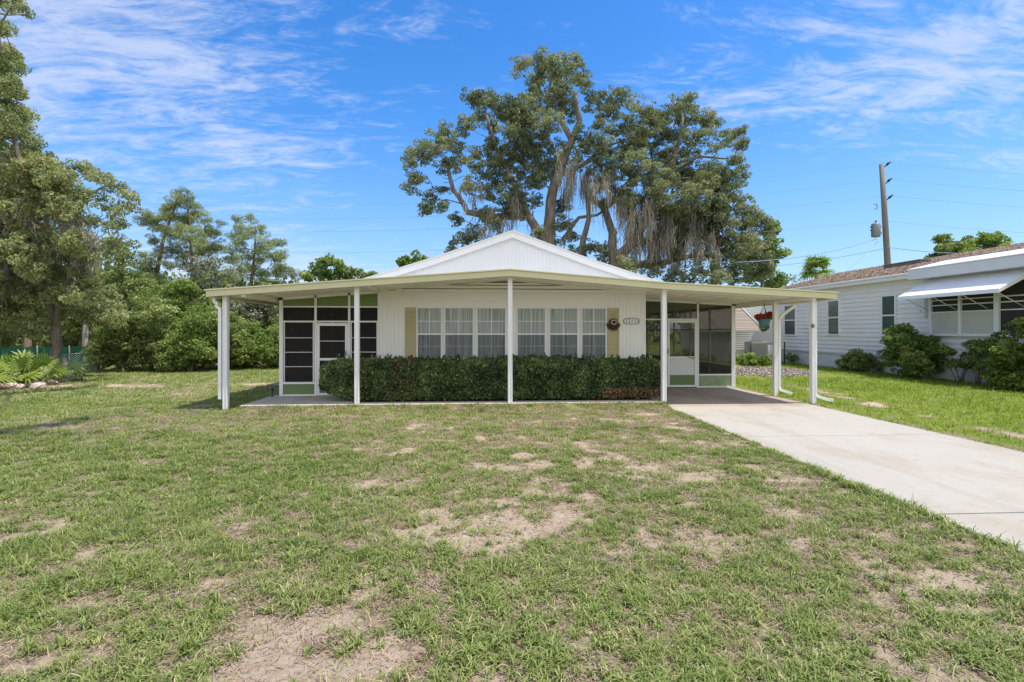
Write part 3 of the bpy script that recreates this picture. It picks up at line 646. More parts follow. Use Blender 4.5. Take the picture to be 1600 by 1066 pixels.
for a_, b_ in ((xL+.09, X1-.0275), (X1+.0275, X2-.0275), (X2+.0275, xR)): mb.box((a_, WY+.006, z2+.02), (b_, WY+.008, z1-.0175))
for a_, b_ in ((xL+.09, X1-.0275), (X2+.0275, xR)): mb.box((a_, WY+.012, z3+.025), (b_, WY+.014, z2-.02))
mb.build('insect_screen', M['screen'], house)
# side and back of the left porch
mb = MB()
for yy in np.arange(WY+.1, 22.1, 1.45): mb.box((SX0, yy-.03, .03), (SX0+.06, yy+.03, zbot(SX0)))
mb.box((SX0, WY+.1, z3-.02), (SX0+.05, 22, z3+.02)); mb.box((SX0, WY+.1, z2-.02), (SX0+.05, 22, z2+.02)); mb.build('porch_frame', M['trim'], house)
MB().box((SX0+.02, WY+.1, .05), (SX0+.035, 22, z3-.02)).build('kick_panel', M['sage'], house)
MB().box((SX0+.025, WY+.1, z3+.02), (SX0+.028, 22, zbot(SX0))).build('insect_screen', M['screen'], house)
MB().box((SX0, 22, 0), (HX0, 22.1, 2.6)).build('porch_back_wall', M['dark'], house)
# doors (thing > door > handle ...)
def screen_door(x0, x1, zb, zt, y, zrail, zkick, mats, name='screen_door'):
    t_ = .07; mb = MB().box((x0, y-.03, zb), (x0+t_, y+.01, zt)).box((x1-t_, y-.03, zb), (x1, y+.01, zt)).box((x0+t_, y-.03, zt-t_), (x1-t_, y+.01, zt)).box((x0+t_, y-.03, zb), (x1-t_, y+.01, zb+.06))
    mb.box((x0+t_, y-.03, zrail-.03), (x1-t_, y+.01, zrail+.03))
    d = mb.build(name, M['trim'], house, .004)
    MB().box((x0+t_, y-.006, zrail+.03), (x1-t_, y-.004, zt-t_)).build('insect_screen', mats[0], d)
    return d, t_
dx0, dx1 = X1+.035, X2-.03; zr = VZ(561.5, 500, WY); zt_ = VZ(505, 500, WY); zk = VZ(593, 500, WY)
d, t_ = screen_door(dx0, dx1, .06, zt_, WY-.01, zr, zk, (M['screen'],))
MB().box((dx0+t_, WY-.016, .12), (dx1-t_, WY-.008, zk)).build('kick_plate', M['sage'], d)
MB().box((dx0+t_, WY-.016, zk+.025), (dx1-t_, WY-.014, zr-.03)).build('insect_screen', M['screen'], d)
MB().box((dx0+t_, WY-.03, zk), (dx1-t_, WY-.006, zk+.025)).build('rail', M['trim'], d)
MB().box((dx0+t_, WY-.025, VZ(533.5, 520, WY)), (dx1-t_, WY-.008, VZ(533.5, 520, WY)+.014)).build('rail', M['trim'], d)
MB().box((dx1-.055, WY-.06, zr+.10), (dx1-.03, WY-.038, zr+.22)).tube([(dx1-.042, WY-.075, zr+.19), (dx1-.042, WY-.09, zr+.13)], .009).build('handle', M['grey'], d)
# ---- right screen porch
yF0, yF1 = SY-.03, SY+.03
xA, xB, xC, xD = HX1+.01, UX(1040.5, SY), UX(1090, SY), SX1
zk = VZ(585.5, 1120, SY); zd = VZ(501, 1070, SY)
mb = MB()
for x, w_ in ((xB, .06), (xC, .06), (xD-.06, .12)): framebar(mb, (x, -.02), (x, ztp(x)), w_, yF0, yF1)
framebar(mb, (xC+.03, zk), (xD-.12, zk), .045, yF0+.004, yF1-.004); framebar(mb, (xC+.03, 0), (xD-.12, 0), .04, yF0+.004, yF1-.004)
framebar(mb, (xA, zd+.03), (xB-.03, zd+.03), .04, yF0+.004, yF1-.004); framebar(mb, (xB+.03, zd+.03), (xC-.03, zd+.03), .06, yF0+.004, yF1-.004)
mb.hexa([(xA, yF0, zbot(xA)-.02), (xD, yF0, zbot(xD)-.02), (xD, yF1, zbot(xD)-.02), (xA, yF1, zbot(xA)-.02), (xA, yF0, zbot(xA)+.04), (xD, yF0, zbot(xD)+.04), (xD, yF1, zbot(xD)+.04), (xA, yF1, zbot(xA)+.04)])
# side studs towards the neighbour
for yy in (16.8, 18.4, 20.0, 21.6, 23.2): mb.box((SX1-.07, yy-.03, -.02), (SX1-.01, yy+.03, zbot(SX1)))
mb.box((SX1-.065, SY+.03, .60), (SX1-.015, 24.5, .64)); mb.box((SX1-.065, SY+.03, 1.72), (SX1-.015, 24.5, 1.76))
mb.build('porch_frame', M['trim'], house)
mb = MB()
def slopebox(mb, a_, b_, y, zlo, t=.003):
    mb.hexa([(a_, y, zlo), (b_, y, zlo), (b_, y+t, zlo), (a_, y+t, zlo), (a_, y, zbot(a_)-.02), (b_, y, zbot(b_)-.02), (b_, y+t, zbot(b_)-.02), (a_, y+t, zbot(a_)-.02)])
slopebox(mb, xC+.03, xD-.12, SY, zk+.022); slopebox(mb, xB+.03, xC-.03, SY, zd+.06); slopebox(mb, xA, xB-.03, SY, zd+.05); mb.box((xA, SY, 0), (xB-.03, SY+.003, zd+.01))
mb.box((SX1-.04, SY+.03, .64), (SX1-.038, 24.5, zbot(SX1)))
mb.build('insect_screen', M['screen2'], house)
MB().box((xC+.03, SY-.004, .02), (xD-.12, SY+.008, zk-.022)).build('kick_panel', M['palegreen'], house)
MB().box((SX1-.045, SY+.03, 0), (SX1-.035, 24.5, .60)).build('kick_panel', M['palegreen'], house)
dx0, dx1 = xB+.035, xC-.035; zr = VZ(558.5, 1070, SY); zg = VZ(586, 1070, SY)
d, t_ = screen_door(dx0, dx1, 0, zd, SY-.01, zr, 0, (M['screen2'],))
MB().box((dx0+t_, SY-.016, zg), (dx1-t_, SY-.008, zr-.03)).build('kick_plate', M['skirt'], d)
tag(MB().box((dx0+t_, SY-.016, .06), (dx1-t_, SY-.008, zg-.002)).build('kick_plate', M['sage'], d), 'green lower kick plate')
MB().box((dx0+.01, SY-.07, zr+.10), (dx0+.04, SY-.038, zr+.26)).build('handle', M['tan'], d, .004)
MB().box((dx1-.20, SY-.05, zr-.01), (dx1-.05, SY-.038, zr+.01)).tube([(dx1-.3, SY-.045, zr+.01), (dx1-.08, SY-.045, zr-.04)], .012).build('door_closer', M['tan'], d)
# inside of the right porch: back wall, entry door on the house side, vertical blind panel
MB().box((HX1, 24.5, 0), (SX1, 24.6, 2.7)).build('porch_back_wall', M['beige'], house)
mb = MB()
x = UX(1047, 20.0)
mb.box((5.9, 19.95, .1), (6.0, 20.0, 2.2))
for i in range(11): mb.box((4.6+i*.125, 19.9, .15), (4.6+i*.125+.11, 19.92, 2.15))
mb.build('blind', M['beige'], house)
eo = MB().box((HX1, 17.2, .15), (HX1+.04, 18.1, 2.15)).box((HX1+.038, 17.3, 1.3), (HX1+.05, 18.0, 2.0)).build('entry_door', M['trim'], house)
MB().tube([(HX1+.05, 17.3, 1.1), (HX1+.09, 17.3, 1.1)], .03).build('handle', M['grey'], eo)
# chair-like shapes are not clear in the photo; keep the porch otherwise empty
# address plaque
px_, pz_ = UX(986.5, WY), VZ(502, 986, WY)
pl = thing('address_plaque', (px_, WY-.03, pz_), 'oval white house number plaque on the ribbed wall beside the wreath', 'sign')
def oval(w_, h_, n_=28):
    pts = []
    for i in range(n_):
        a_ = 2*math.pi*i/n_; c_, s_ = math.cos(a_), math.sin(a_)
        pts.append((w_/2*math.copysign(abs(c_)**.55, c_), h_/2*math.copysign(abs(s_)**.7, s_)))
    return pts
pw, ph_ = .44, .17
MB().prism([(px_+a_, pz_+b_) for a_, b_ in oval(pw, ph_)], WY-.030, WY-.011).build('rim', M['number'], pl)
MB().prism([(px_+a_, pz_+b_) for a_, b_ in oval(pw-.035, ph_-.035)], WY-.035, WY-.0305).build('plate', M['trim'], pl)
cv = bpy.data.curves.new('num', 'FONT'); cv.body = '12115'; cv.size = .145; cv.align_x = 'CENTER'; cv.align_y = 'CENTER'; cv.extrude = .003; cv.shear = .25; cv.offset = .0015; cv.space_character = 1.08
co = bpy.data.objects.new('num', cv); col.objects.link(co); dg = bpy.context.evaluated_depsgraph_get()
tm = bpy.data.meshes.new_from_object(co.evaluated_get(dg)); bpy.data.objects.remove(co); tm.name = 'house_number'
tm.transform(Matrix.Translation((px_, WY-.039, pz_)) @ Matrix.Rotation(R(90), 4, 'X')); link('house_number', tm, M['number'], pl)
# wreath
wx, wz = UX(957.5, WY), VZ(505, 957, WY)
wr = thing('wreath', (wx, WY-.05, wz), 'dark twig wreath with pale ring hanging on the right ochre shutter', 'wreath')
mb = MB(); mb.tube([(wx+.065*math.cos(a_), WY-.115, wz+.055*math.sin(a_)+.02) for a_ in np.linspace(0, 6.283, 19)], .020, 8)
mb.build('ring', M['stone'], wr)
Q = []; T = []
for i in range(520):
    a_ = random.uniform(0, 6.28); r_ = random.uniform(.05, .11 if math.sin(a_) > 0 else .18); p = np.array([wx+r_*math.cos(a_), WY-.04-random.random()*.06, wz-.01+r_*math.sin(a_)])
    d_ = np.array([math.cos(a_+random.uniform(-1, 1)), random.uniform(-.5, .5), math.sin(a_+random.uniform(-1, 1))])*.035; s_ = np.array([-d_[2], 0, d_[0]])*.28
    Q.append([p-d_, p+s_, p+d_, p-s_]); T.append(random.random()*.4)
quads('foliage', np.array(Q), np.array(T), M['twig'], wr)
# hanging basket
bx, by, bz = UX(1194, 13.6), 13.6, VZ(505, 1194, 13.6)
hb = thing('hanging_basket', (bx, by, bz-.15), 'teal hanging flower pot with red flowers hooked under the carport edge', 'hanging basket')
MB().lathe((bx, by, bz-.13), [(.10, 0), (.115, .03), (.155, .21), (.17, .215), (.17, .245), (.15, .245)], 20).build('pot', M['teal'], hb)
mb = MB()
for k in range(3): a_ = k*2.09+.4; mb.tube([(bx+.16*math.cos(a_), by+.16*math.sin(a_), bz+.11), (bx, by, bz+.5)], .006, 5)
mb.tube([(bx, by, bz+.5), (bx, by, zbot(bx))], .008, 5); mb.build('hanger', M['black'], hb)
def cloud(n_, c, r, size, flat=1.0, asp=.45, up=.4, shell=.5):
    d_ = rng.normal(size=(n_, 3)); d_ /= np.linalg.norm(d_, axis=1)[:, None]; rad = rng.random(n_)**(1/3)*shell+(1-shell)*rng.random(n_)**.2
    rad = np.clip(rad, 0, 1.05); p = np.array(c)+d_*rad[:, None]*np.array(r)
    nrm = rng.normal(size=(n_, 3))+d_*.5+np.array([0, 0, up]); nrm /= np.linalg.norm(nrm, axis=1)[:, None]
    a_ = np.cross(nrm, rng.normal(size=(n_, 3))); a_ /= np.linalg.norm(a_, axis=1)[:, None]+1e-9; b_ = np.cross(nrm, a_)
    s_ = (size*(.6+.8*rng.random(n_)))[:, None]; k_ = nrm*s_*.18
    return np.stack([p-a_*s_, p+b_*s_*asp+k_, p+a_*s_, p-b_*s_*asp+k_], 1)
Q = np.concatenate([cloud(420, (bx-.12, by-.03, bz+.17), (.17, .14, .09), .034), cloud(520, (bx+.15, by-.03, bz+.20), (.19, .15, .11), .034)])
quads('flowers', Q, rng.random(len(Q)), M['flower'], hb)
Q = np.concatenate([cloud(400, (bx, by, bz+.11), (.20, .18, .07), .03), cloud(260, (bx, by, bz-.12), (.13, .15, .12), .028)])
quads('foliage', Q, rng.random(len(Q))*.8, M['limeleaf'], hb)
# small things fixed to or near the house
tag(MB().tube([(-5.22, 13.15, -.04), (-5.22, 13.15, .22)], .022).tube([(-5.22, 13.15, .22), (-5.22, 13.15, .27)], .033).build('garden_tap_pipe', M['black']), 'short black pipe standing in the grass beside the left porch corner', 'pipe')
xx = UX(1268, PY); zz = VZ(510, 1268, PY)
tag(MB().lathe((xx-.02, PY-.075, zz-.04), [(.005, 0), (.03, .01), (.042, .05), (.03, .085), (.008, .095)], 10).build('wasp_nest', M['redbark']), 'small brown mud nest stuck on the front carport post', 'nest')
MB().box((UX(606, WY), WY-.12, 2.72), (UX(620, WY), WY-.095, 2.80)).build('ceiling_hook', M['beige'], house)
mb = MB().tube([(UX(631, WY), WY-.10, 2.83), (UX(631, WY), WY-.11, 2.68)], .009); mb.build('ceiling_hook', M['beige'], house)

# ---------------------------------------------------------------- hedge
def hedge_mesh():
    out_q = []; out_t = []
    n_ = 78000
    x = rng.uniform(-3.75, 4.42, n_); face = rng.random(n_)
    lump = fbm(x*1.4+3, x*0+1.5, 3)
    yf = 12.13+.10*(fbm(x*1.1, face*3, 3)-.5); zt = .955+.12*(fbm(x*1.6, x*0+9, 3)-.5)
    y = np.where(face < .60, yf, rng.uniform(12.15, 13.12, n_)); z = np.where(face < .60, .09+rng.random(n_)*(zt-.09), zt)
    # rounded edges, narrow foot, left end bulges past the bed
    z0 = z/zt
    inset = .16*np.clip((z0-.82)/.18, 0, 1)**2+.10*np.clip((.25-z0)/.25, 0, 1)
    y = np.where(face < .60, y+inset, y); z = np.where((face >= .60) & (y < 12.35), zt-.10*((12.35-y)/.2).clip(0, 1)**2, z)
    xe = -3.75+.0*x
    cut = (x < -3.0) & (z < .30*np.clip((-3.0-x)/.7, 0, 1)+.02); keep = ~cut
    keep &= ~((x < -3.55) & (z > 1.0-.5*((-3.55-x)/.2)**2)); keep &= ~((x > 4.22) & (z > .98-.5*((x-4.22)/.2)**2))
    p = np.stack([x, y, z], -1)
    p += rng.normal(0, .022, p.shape)
    d = fbm(x*6, z*6+y*4, 3)-.5; p[:, 1] -= d*.14*(face < .6); p[:, 2] += d*.12*(face >= .6)
    p = p[keep]
    # end caps
    for xe_, s_ in ((-3.74, -1), (4.42, 1)):
        m_ = 4200; yy = rng.uniform(12.2, 13.1, m_); zz = rng.uniform(.32 if s_ < 0 else .12, .97, m_)
        dd = fbm(yy*5, zz*5, 3)-.5; p = np.concatenate([p, np.stack([xe_+s_*(dd*.14-.12*((zz-.6)/.4)**2*1.0)+rng.normal(0, .02, m_), yy, zz], -1)])
    for i in range(150):
        xs_ = rng.uniform(-3.5, 4.3); top = rng.random() < .6; k = 16; h_ = rng.uniform(.05, .13)
        b_ = np.array([xs_, rng.uniform(12.25, 13.0) if top else 12.14, 1.0 if top else rng.uniform(.3, .95)]); q_ = rng.random((k, 1)); p = np.concatenate([p, b_+q_*h_*np.array([[rng.normal(0, .3), -.1 if top else -.8, 1 if top else .5]])+rng.normal(0, .014, (k, 3))])
    m_ = len(p); out = np.tile(np.array([0, -.8, .5]), (m_, 1)); nrm = rng.normal(size=(m_, 3))*.8+out; nrm /= np.linalg.norm(nrm, axis=1)[:, None]
    a_ = np.cross(nrm, rng.normal(size=(m_, 3))); a_ /= np.linalg.norm(a_, axis=1)[:, None]; b_ = np.cross(nrm, a_); s_ = (.030*(.6+.8*rng.random(m_)))[:, None]
    Q = np.stack([p-a_*s_, p+b_*s_*.5+nrm*s_*.15, p+a_*s_, p-b_*s_*.5+nrm*s_*.15], 1)
    t = np.clip(.30+.35*rng.standard_normal(m_)*.6+1.1*(fbm(p[:, 0]*3, p[:, 2]*3+p[:, 1], 3)-.5), 0, .93)
    t = np.where((p[:, 0] > 2.9) & (p[:, 2] < .35) & (rng.random(m_) < .6), .99, t); t = np.where((rng.random(m_) < .02), .98, t)
    t = np.where((np.abs(p[:, 0]+1.85) < .3) & (rng.random(m_) < .12), 1.0, t)
    return Q, t
hd = thing('hedge', (.3, 12.6, 0), 'long clipped dark green hedge under the front windows', 'hedge')
Q, t = hedge_mesh(); quads('foliage', Q, t, M['hedgeleaf'], hd)
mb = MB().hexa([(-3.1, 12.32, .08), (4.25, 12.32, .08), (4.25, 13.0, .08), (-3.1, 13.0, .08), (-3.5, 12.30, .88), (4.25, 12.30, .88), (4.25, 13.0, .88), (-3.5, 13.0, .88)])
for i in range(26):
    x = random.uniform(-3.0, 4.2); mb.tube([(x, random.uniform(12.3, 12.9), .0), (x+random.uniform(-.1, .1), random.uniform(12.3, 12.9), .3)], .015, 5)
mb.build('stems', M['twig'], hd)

# ---------------------------------------------------------------- trees
def grow(base, trunk, targets, r0, rt, seg=7, wig=.12, minr=.025, droop=0.0):
    """trunk: list of polylines (points) with radii; targets: points to reach. Returns MB of wood."""
    mb = MB(); nodes = []
    for pts, ra, rb in trunk:
        pts = [Vector(p) for p in pts]; fine = []
        for a_, b_ in zip(pts[:-1], pts[1:]):
            k = max(2, int((b_-a_).length/.6))
            for i in range(k): fine.append(a_.lerp(b_, i/k))
        fine.append(pts[-1]); n_ = len(fine)
        fine = [p+Vector((random.gauss(0, wig*.3), random.gauss(0, wig*.3), 0)) if 0 < i < n_-1 else p for i, p in enumerate(fine)]
        rad = [ra+(rb-ra)*i/(n_-1) for i in range(n_)]
        if trunk[0][0] is pts or True: pass
        mb.tube(fine, rad, 10)
        nodes += [(p, r_) for p, r_ in zip(fine, rad)]
    root = Vector(trunk[0][0][0])
    arr = np.array([list(p) for p, _ in nodes]); rr = [r_ for _, r_ in nodes]
    order = sorted(targets, key=lambda t: float(np.min(np.linalg.norm(arr-np.array(list(t)), axis=1))))
    pos = [list(p) for p, _ in nodes]
    for t in order:
        A = np.array(pos); d_ = np.linalg.norm(A-np.array(list(t)), axis=1)+np.maximum(0, A[:, 2]-t.z)*1.2
        j = int(np.argmin(d_)); s_ = Vector(pos[j]); L_ = (t-s_).length
        if L_ < .25: continue
        k = max(3, int(L_/.55)); r1 = min(rr[j]*.75, max(minr, .018*L_+minr)); side = Vector((random.gauss(0, 1), random.gauss(0, 1), random.gauss(0, .7))).normalized()*L_*wig
        pts = [s_]; up = Vector((0, 0, L_*.10*random.uniform(-.6, 1)))
        for i in range(1, k+1):
            q = i/k; bow = math.sin(q*math.pi); pts.append(s_.lerp(t, q)+side*bow+up*bow+Vector([random.gauss(0, .05*min(L_, 2)) for _ in range(3)])*(1 if i < k else 0))
        rad = [r1+(rt-r1)*i/k for i in range(k+1)]
        mb.tube(pts, rad, 6 if r1 < .1 else 8)
        for p, r_ in list(zip(pts, rad))[1:]: pos.append(list(p)); rr.append(max(r_, minr))
    return mb
def crown(clusters, per, leaf, sub=.45, flat=.75, asp=.5, tb=.0, dens=1.0):
    Q = []; T = []
    for (c, r) in clusters:
        ns = max(5, int(dens*5*(r/sub)**2*1.35)); ct = rng.normal(0, .10)
        for i in range(ns):
            d_ = rng.normal(size=3); d_ /= np.linalg.norm(d_); d_ *= rng.random()**.45*1.12
            sc_ = sub*rng.uniform(.35, .9); p = np.array([c[0]+d_[0]*r, c[1]+d_[1]*r, c[2]+d_[2]*r*.85])
            k = int(per*2.0*(sc_/sub)**2); Q.append(cloud(k, p, (sc_*1.1, sc_*1.1, sc_*flat), leaf, asp=asp)); T.append(np.clip(.42+tb+ct+rng.normal(0, .16)+rng.normal(0, .17, k)+(rng.random(k) < .02)*.4, 0, 1))
    return np.concatenate(Q), np.concatenate(T)
def moss(spots, n_, ln, w_=.018, spread=.25):
    Q = []; T = []
    for (p0, s0) in spots:
        for sub in range(4):
            p = (p0[0]+rng.normal(0, spread*1.1), p0[1]+rng.normal(0, spread*1.1), p0[2]+rng.normal(0, .45)); s_ = s0*rng.uniform(.35, 1.05)
            k = int(n_*s_*.4)+4; sp = spread*.42*s_; x = p[0]+rng.normal(0, sp, k); y = p[1]+rng.normal(0, sp, k); z = p[2]+rng.normal(0, .25, k); l_ = ln*s_*(.15+.85*rng.random(k)**1.4)
            a_ = rng.uniform(0, np.pi, k); s2 = np.stack([np.cos(a_), np.sin(a_), 0*a_], -1)*w_; pull = rng.uniform(.1, .7, k)
            tt = np.clip(rng.random(k)*.7+rng.uniform(-.2, .35), 0, 1); cur = np.stack([x, y, z], -1); drift = rng.normal(0, .10, 2); w0 = w_*(.5+rng.random(k))[:, None]
            for q in range(5):
                nxt = cur.copy(); nxt[:, 2] -= l_/5; nxt[:, 0] += (p[0]-cur[:, 0])*pull*.2+rng.normal(0, .055, k)+drift[0]*.3; nxt[:, 1] += (p[1]-cur[:, 1])*pull*.2+rng.normal(0, .055, k)+drift[1]*.3
                wa, wb = (1, 1.5, 1.3, 1.0, .7, .2)[q:q+2]; Q.append(np.stack([cur-s2/w_*w0*wa, cur+s2/w_*w0*wa, nxt+s2/w_*w0*wb, nxt-s2/w_*w0*wb], 1)); T.append(tt); cur = nxt
    return np.concatenate(Q), np.concatenate(T)

# the great live oak behind the house (two stems stand side by side: two trees)
OD = 34.0
def z7(x, y, d=OD): return P(600+x/2.5, 60+y/2.5, d)
A = [(530,110,36),(620,85,40),(680,110,45),(745,100,36),(780,150,40),(600,160,34),(700,170,42),(640,130,36),(820,240,40),(880,245,44),(930,240,36),(1000,270,44),(1035,300,30),(880,300,34),(950,325,28),
 (340,240,40),(400,240,40),(325,345,42),(450,270,40),(500,260,38),(380,310,28),(480,310,34),(560,260,52),(640,250,52),(560,340,56),(640,330,46),(720,290,34),(600,420,50),(690,450,55),(520,430,50),(790,380,40),(850,420,44),(900,375,36),(770,440,36),(450,450,48),
 (240,370,38),(200,410,42),(120,460,40),(160,440,36),(100,490,26),(280,420,36),(130,545,34),(95,580,20),(300,480,36),(355,450,30),(240,500,36),(380,520,36),(180,610,30),(160,660,30),(210,660,28),(240,590,22),(340,580,36),(440,560,46),(500,590,48),(560,540,46),
 (280,710,28),(395,690,36),(300,790,30),(265,815,20),(350,765,38),(440,700,46),(520,670,36),(610,540,44),(690,660,30),(700,730,36),(650,780,30),(720,790,32),(600,760,26),(560,300,40),(620,370,40),(540,380,40),(480,370,34),(580,480,44),(650,500,36),(470,500,40),(420,480,32),(540,440,40),(700,230,34),(420,400,30),(660,210,30),(590,200,30),(850,340,28),(400,600,30),(580,640,30),(470,640,34),(430,350,26),(740,500,30),(500,320,34)]
B = [(1140,270,42),(1190,240,28),(1180,300,44),(1090,320,38),(1250,320,36),(1290,325,28),(1320,380,38),(1380,370,34),(1390,420,28),(1378,470,22),(1290,430,24),(1220,385,42),(1130,390,50),(1040,390,48),(1000,420,40),(1090,450,44),(1190,450,36),
 (920,500,46),(1000,520,56),(1080,540,58),(1150,540,50),(1230,540,48),(1300,515,50),(1350,545,40),(1410,525,28),(940,600,46),(1100,620,60),(1200,630,60),(1290,610,50),(1010,640,40),(1330,660,44),(1250,700,55),(1150,700,52),(1330,730,55),(1400,720,52),(1450,710,44),(1500,740,36),
 (1400,800,55),(1460,830,50),(1350,860,50),(1450,920,46),(1290,800,40),(1380,930,46),(1200,770,36),(1100,740,34),(860,560,36),(880,640,30),(820,820,34),(870,850,30),(760,840,28),(950,880,36),(1040,900,40),(1130,920,40),(1220,920,44),(1300,930,46),(1000,800,28),(1150,840,34),(1240,860,38),(1340,800,40),(1420,860,44),(1480,880,40),(1260,760,40),(1180,700,46),(1080,680,44),(1000,700,30),(1160,780,26),(1400,660,40),(1290,660,44),(1370,600,36),(1210,560,44),(1060,560,44),(960,540,40),(1330,560,40),(960,400,38),(1000,360,34),(1050,340,36),(930,450,38),(870,470,38),(980,470,42),(820,500,34),(1060,300,28),(1140,470,40),(1250,570,40),(1180,590,42)]
def mk(lst, d, jit, ztoc=1.0):
    res = []
    for (x, y, r) in lst:
        dd = d+random.uniform(-jit, jit)*(.4+.6*random.random()); res.append((z7(x, y, dd), r/2.5*dd/800*ztoc))
    return res
def big_oak(lst, stems, mossl, label, dj, base):
    t = thing('live_oak', base, label, 'tree', 'oaks behind the house')
    cl_ = mk(lst, OD, dj, 1.2); tw_ = [Vector(c)+Vector([random.uniform(-1, 1)*r*.9 for _ in range(3)]) for c, r in cl_ for _ in range(2)]
    mb = grow(base, stems, [Vector(c) for c, r in cl_]+tw_, .4, .022, wig=.15); tr = mb.build('trunk', M['bark'], t)
    Q, T = crown(cl_, 74, .066, sub=.40, flat=.7, asp=.5, dens=.98, tb=.04); quads('crown', Q, T, M['oakleaf'], t)
    Q, T = moss([(z7(x, y, OD+random.uniform(-2.5, 2)), s_) for x, y, s_ in mossl], 85, 2.5, .013, .42); quads('hanging_moss', Q, T, M['moss'], t)
bA = z7(640, 1240); bA.z = -.1
big_oak(A, [([bA, z7(640, 950), z7(645, 780), z7(650, 640), z7(672, 540), z7(735, 400), z7(762, 320), z7(745, 220)], .62, .16),
            ([z7(640, 820), z7(560, 690), z7(430, 700), z7(330, 680), z7(270, 590), z7(240, 460)], .34, .10),
            ([z7(735, 400), z7(700, 330), z7(690, 250), z7(650, 190)], .22, .08), ([z7(800, 480), z7(850, 430), z7(930, 400)], .14, .07), ([z7(672, 540), z7(800, 480)], .2, .14),
            ([z7(560, 690), z7(520, 600), z7(440, 430), z7(400, 300)], .24, .08)],
        [(430,720,.9),(400,730,.8),(370,750,.8),(460,740,.8),(520,620,1.1),(500,650,1.0),(545,660,1.0),(740,520,1.3),(715,520,.9),(760,560,.9),(690,500,.8),(340,610,.6),(380,620,.7),(640,560,.6),(710,760,.6)],
        'tall left live oak behind the gable with open crown and hanging grey moss', 2.6, bA)
bB = z7(900, 1240); bB.z = -.1
big_oak(B, [([bB, z7(900, 950), z7(895, 860), z7(890, 760), z7(850, 650), z7(800, 620)], .55, .16), ([z7(895, 880), z7(1000, 760), z7(1060, 640), z7(1120, 520), z7(1150, 400), z7(1170, 300)], .36, .09),
            ([z7(900, 890), z7(1080, 880), z7(1200, 850), z7(1330, 850)], .30, .10), ([z7(1120, 520), z7(1230, 460), z7(1330, 470)], .14, .06), ([z7(790, 1000), z7(770, 830), z7(800, 700), z7(790, 600)], .3, .12), ([z7(700, 790), z7(760, 700), z7(830, 690), z7(900, 640), z7(960, 560)], .16, .03),
            ([z7(1280, 1240), z7(1290, 960), z7(1290, 850), z7(1320, 780)], .38, .12)],
        [(800,560,1.2),(830,540,1.3),(860,560,1.3),(840,620,1.0),(880,560,1.1),(900,620,.8),(960,620,1.4),(970,660,1.3),(985,600,1.0),(950,700,1.0)]+[(x, 690+random.uniform(-50, 60), random.uniform(1.0, 1.5)) for x in range(980, 1260, 16)]+[(x, 800+random.uniform(-20, 30), random.uniform(.7, 1.1)) for x in range(900, 1300, 20)],
        'broad right live oak behind the carport thick with hanging grey moss', 3.0, bB)
# bright tree at the oak's right edge
def simple_tree(name, label, cat, base, cl_, leafmat_, per, leaf, sub, r0, bark='bark', group=None, flat=.7, asp=.5, dens=1.0, topf=.85, stems=None, tb=0, wig=.13, ms=None):
    t = thing(name, base, label, cat, group)
    cs = [Vector(c) for c, r in cl_]; mean = sum(cs, Vector())/len(cs); top = Vector((mean.x, mean.y, base[2]+(max(c.z for c in cs)-base[2])*topf))
    b_ = Vector(base)
    st = stems or [([b_, b_.lerp(top, .35)+Vector((random.uniform(-.2, .2), 0, 0)), b_.lerp(top, .7), top], r0, r0*.25)]
    grow(base, st, cs, r0, .012 if leaf < .09 else .02, wig=wig, minr=.02).build('trunk', M[bark], t)
    Q, T = crown(cl_, per, leaf, sub, flat, asp, tb, dens); quads('crown', Q, T, M[leafmat_], t)
    if ms: Q, T = moss(ms, 90, 1.2, .013, .2); quads('hanging_moss', Q, T, M['moss'], t)
    return t
def pc(lst, d, jit):
    res = []
    for (u, v, r) in lst: dd = d+random.uniform(-jit, jit); res.append((P(u, v, dd), r*dd/800))
    return res
def pb(u, d): p = P(u, 517, d); return Vector((p.x, p.y, -.1))
simple_tree('broadleaf_tree', 'bright green leafy tree peeking out at the right edge of the big oak', 'tree', pb(1190, 38), pc([(1200,380,18),(1210,360,14),(1195,410,20),(1212,400,14),(1180,430,20),(1205,440,18),(1165,400,16),(1170,380,14)], 38, 1.5), 'brightleaf', 70, .13, .6, .25)
# trees behind the neighbour
simple_tree('broadleaf_tree', 'narrow green tree behind the neighbouring roof, left of its round companion', 'tree', pb(1474, 34), pc([(1470,372,7),(1466,388,11),(1478,392,13),(1462,402,11),(1488,402,14),(1475,412,16),(1490,385,9)], 34, .8), 'midleaf', 70, .12, .5, .2, group='trees beyond the neighbouring roof')
simple_tree('broadleaf_tree', 'round bright tree behind the neighbouring roof at the right', 'tree', pb(1540, 34), pc([(1515,380,13),(1535,371,12),(1552,375,13),(1568,388,13),(1525,392,16),(1548,392,17),(1572,400,13),(1510,400,14),(1588,392,5),(1540,408,18)], 34, 1.2), 'brightleaf', 70, .12, .5, .22, group='trees beyond the neighbouring roof', tb=.12)
simple_tree('broadleaf_tree', 'low tree top just over the neighbouring shingles left of the pole', 'tree', pb(1322, 45), pc([(1318,436,10),(1328,432,8),(1350,436,9),(1362,434,6)], 45, 1), 'greyleaf', 60, .14, .6, .15)
simple_tree('bare_tree', 'thin grey bare tree between the oak and the palm', 'tree', pb(1232, 45), pc([(1226,436,7),(1235,433,8),(1243,438,6)], 45, 1), 'greyleaf', 14, .09, .5, .12, dens=.6)

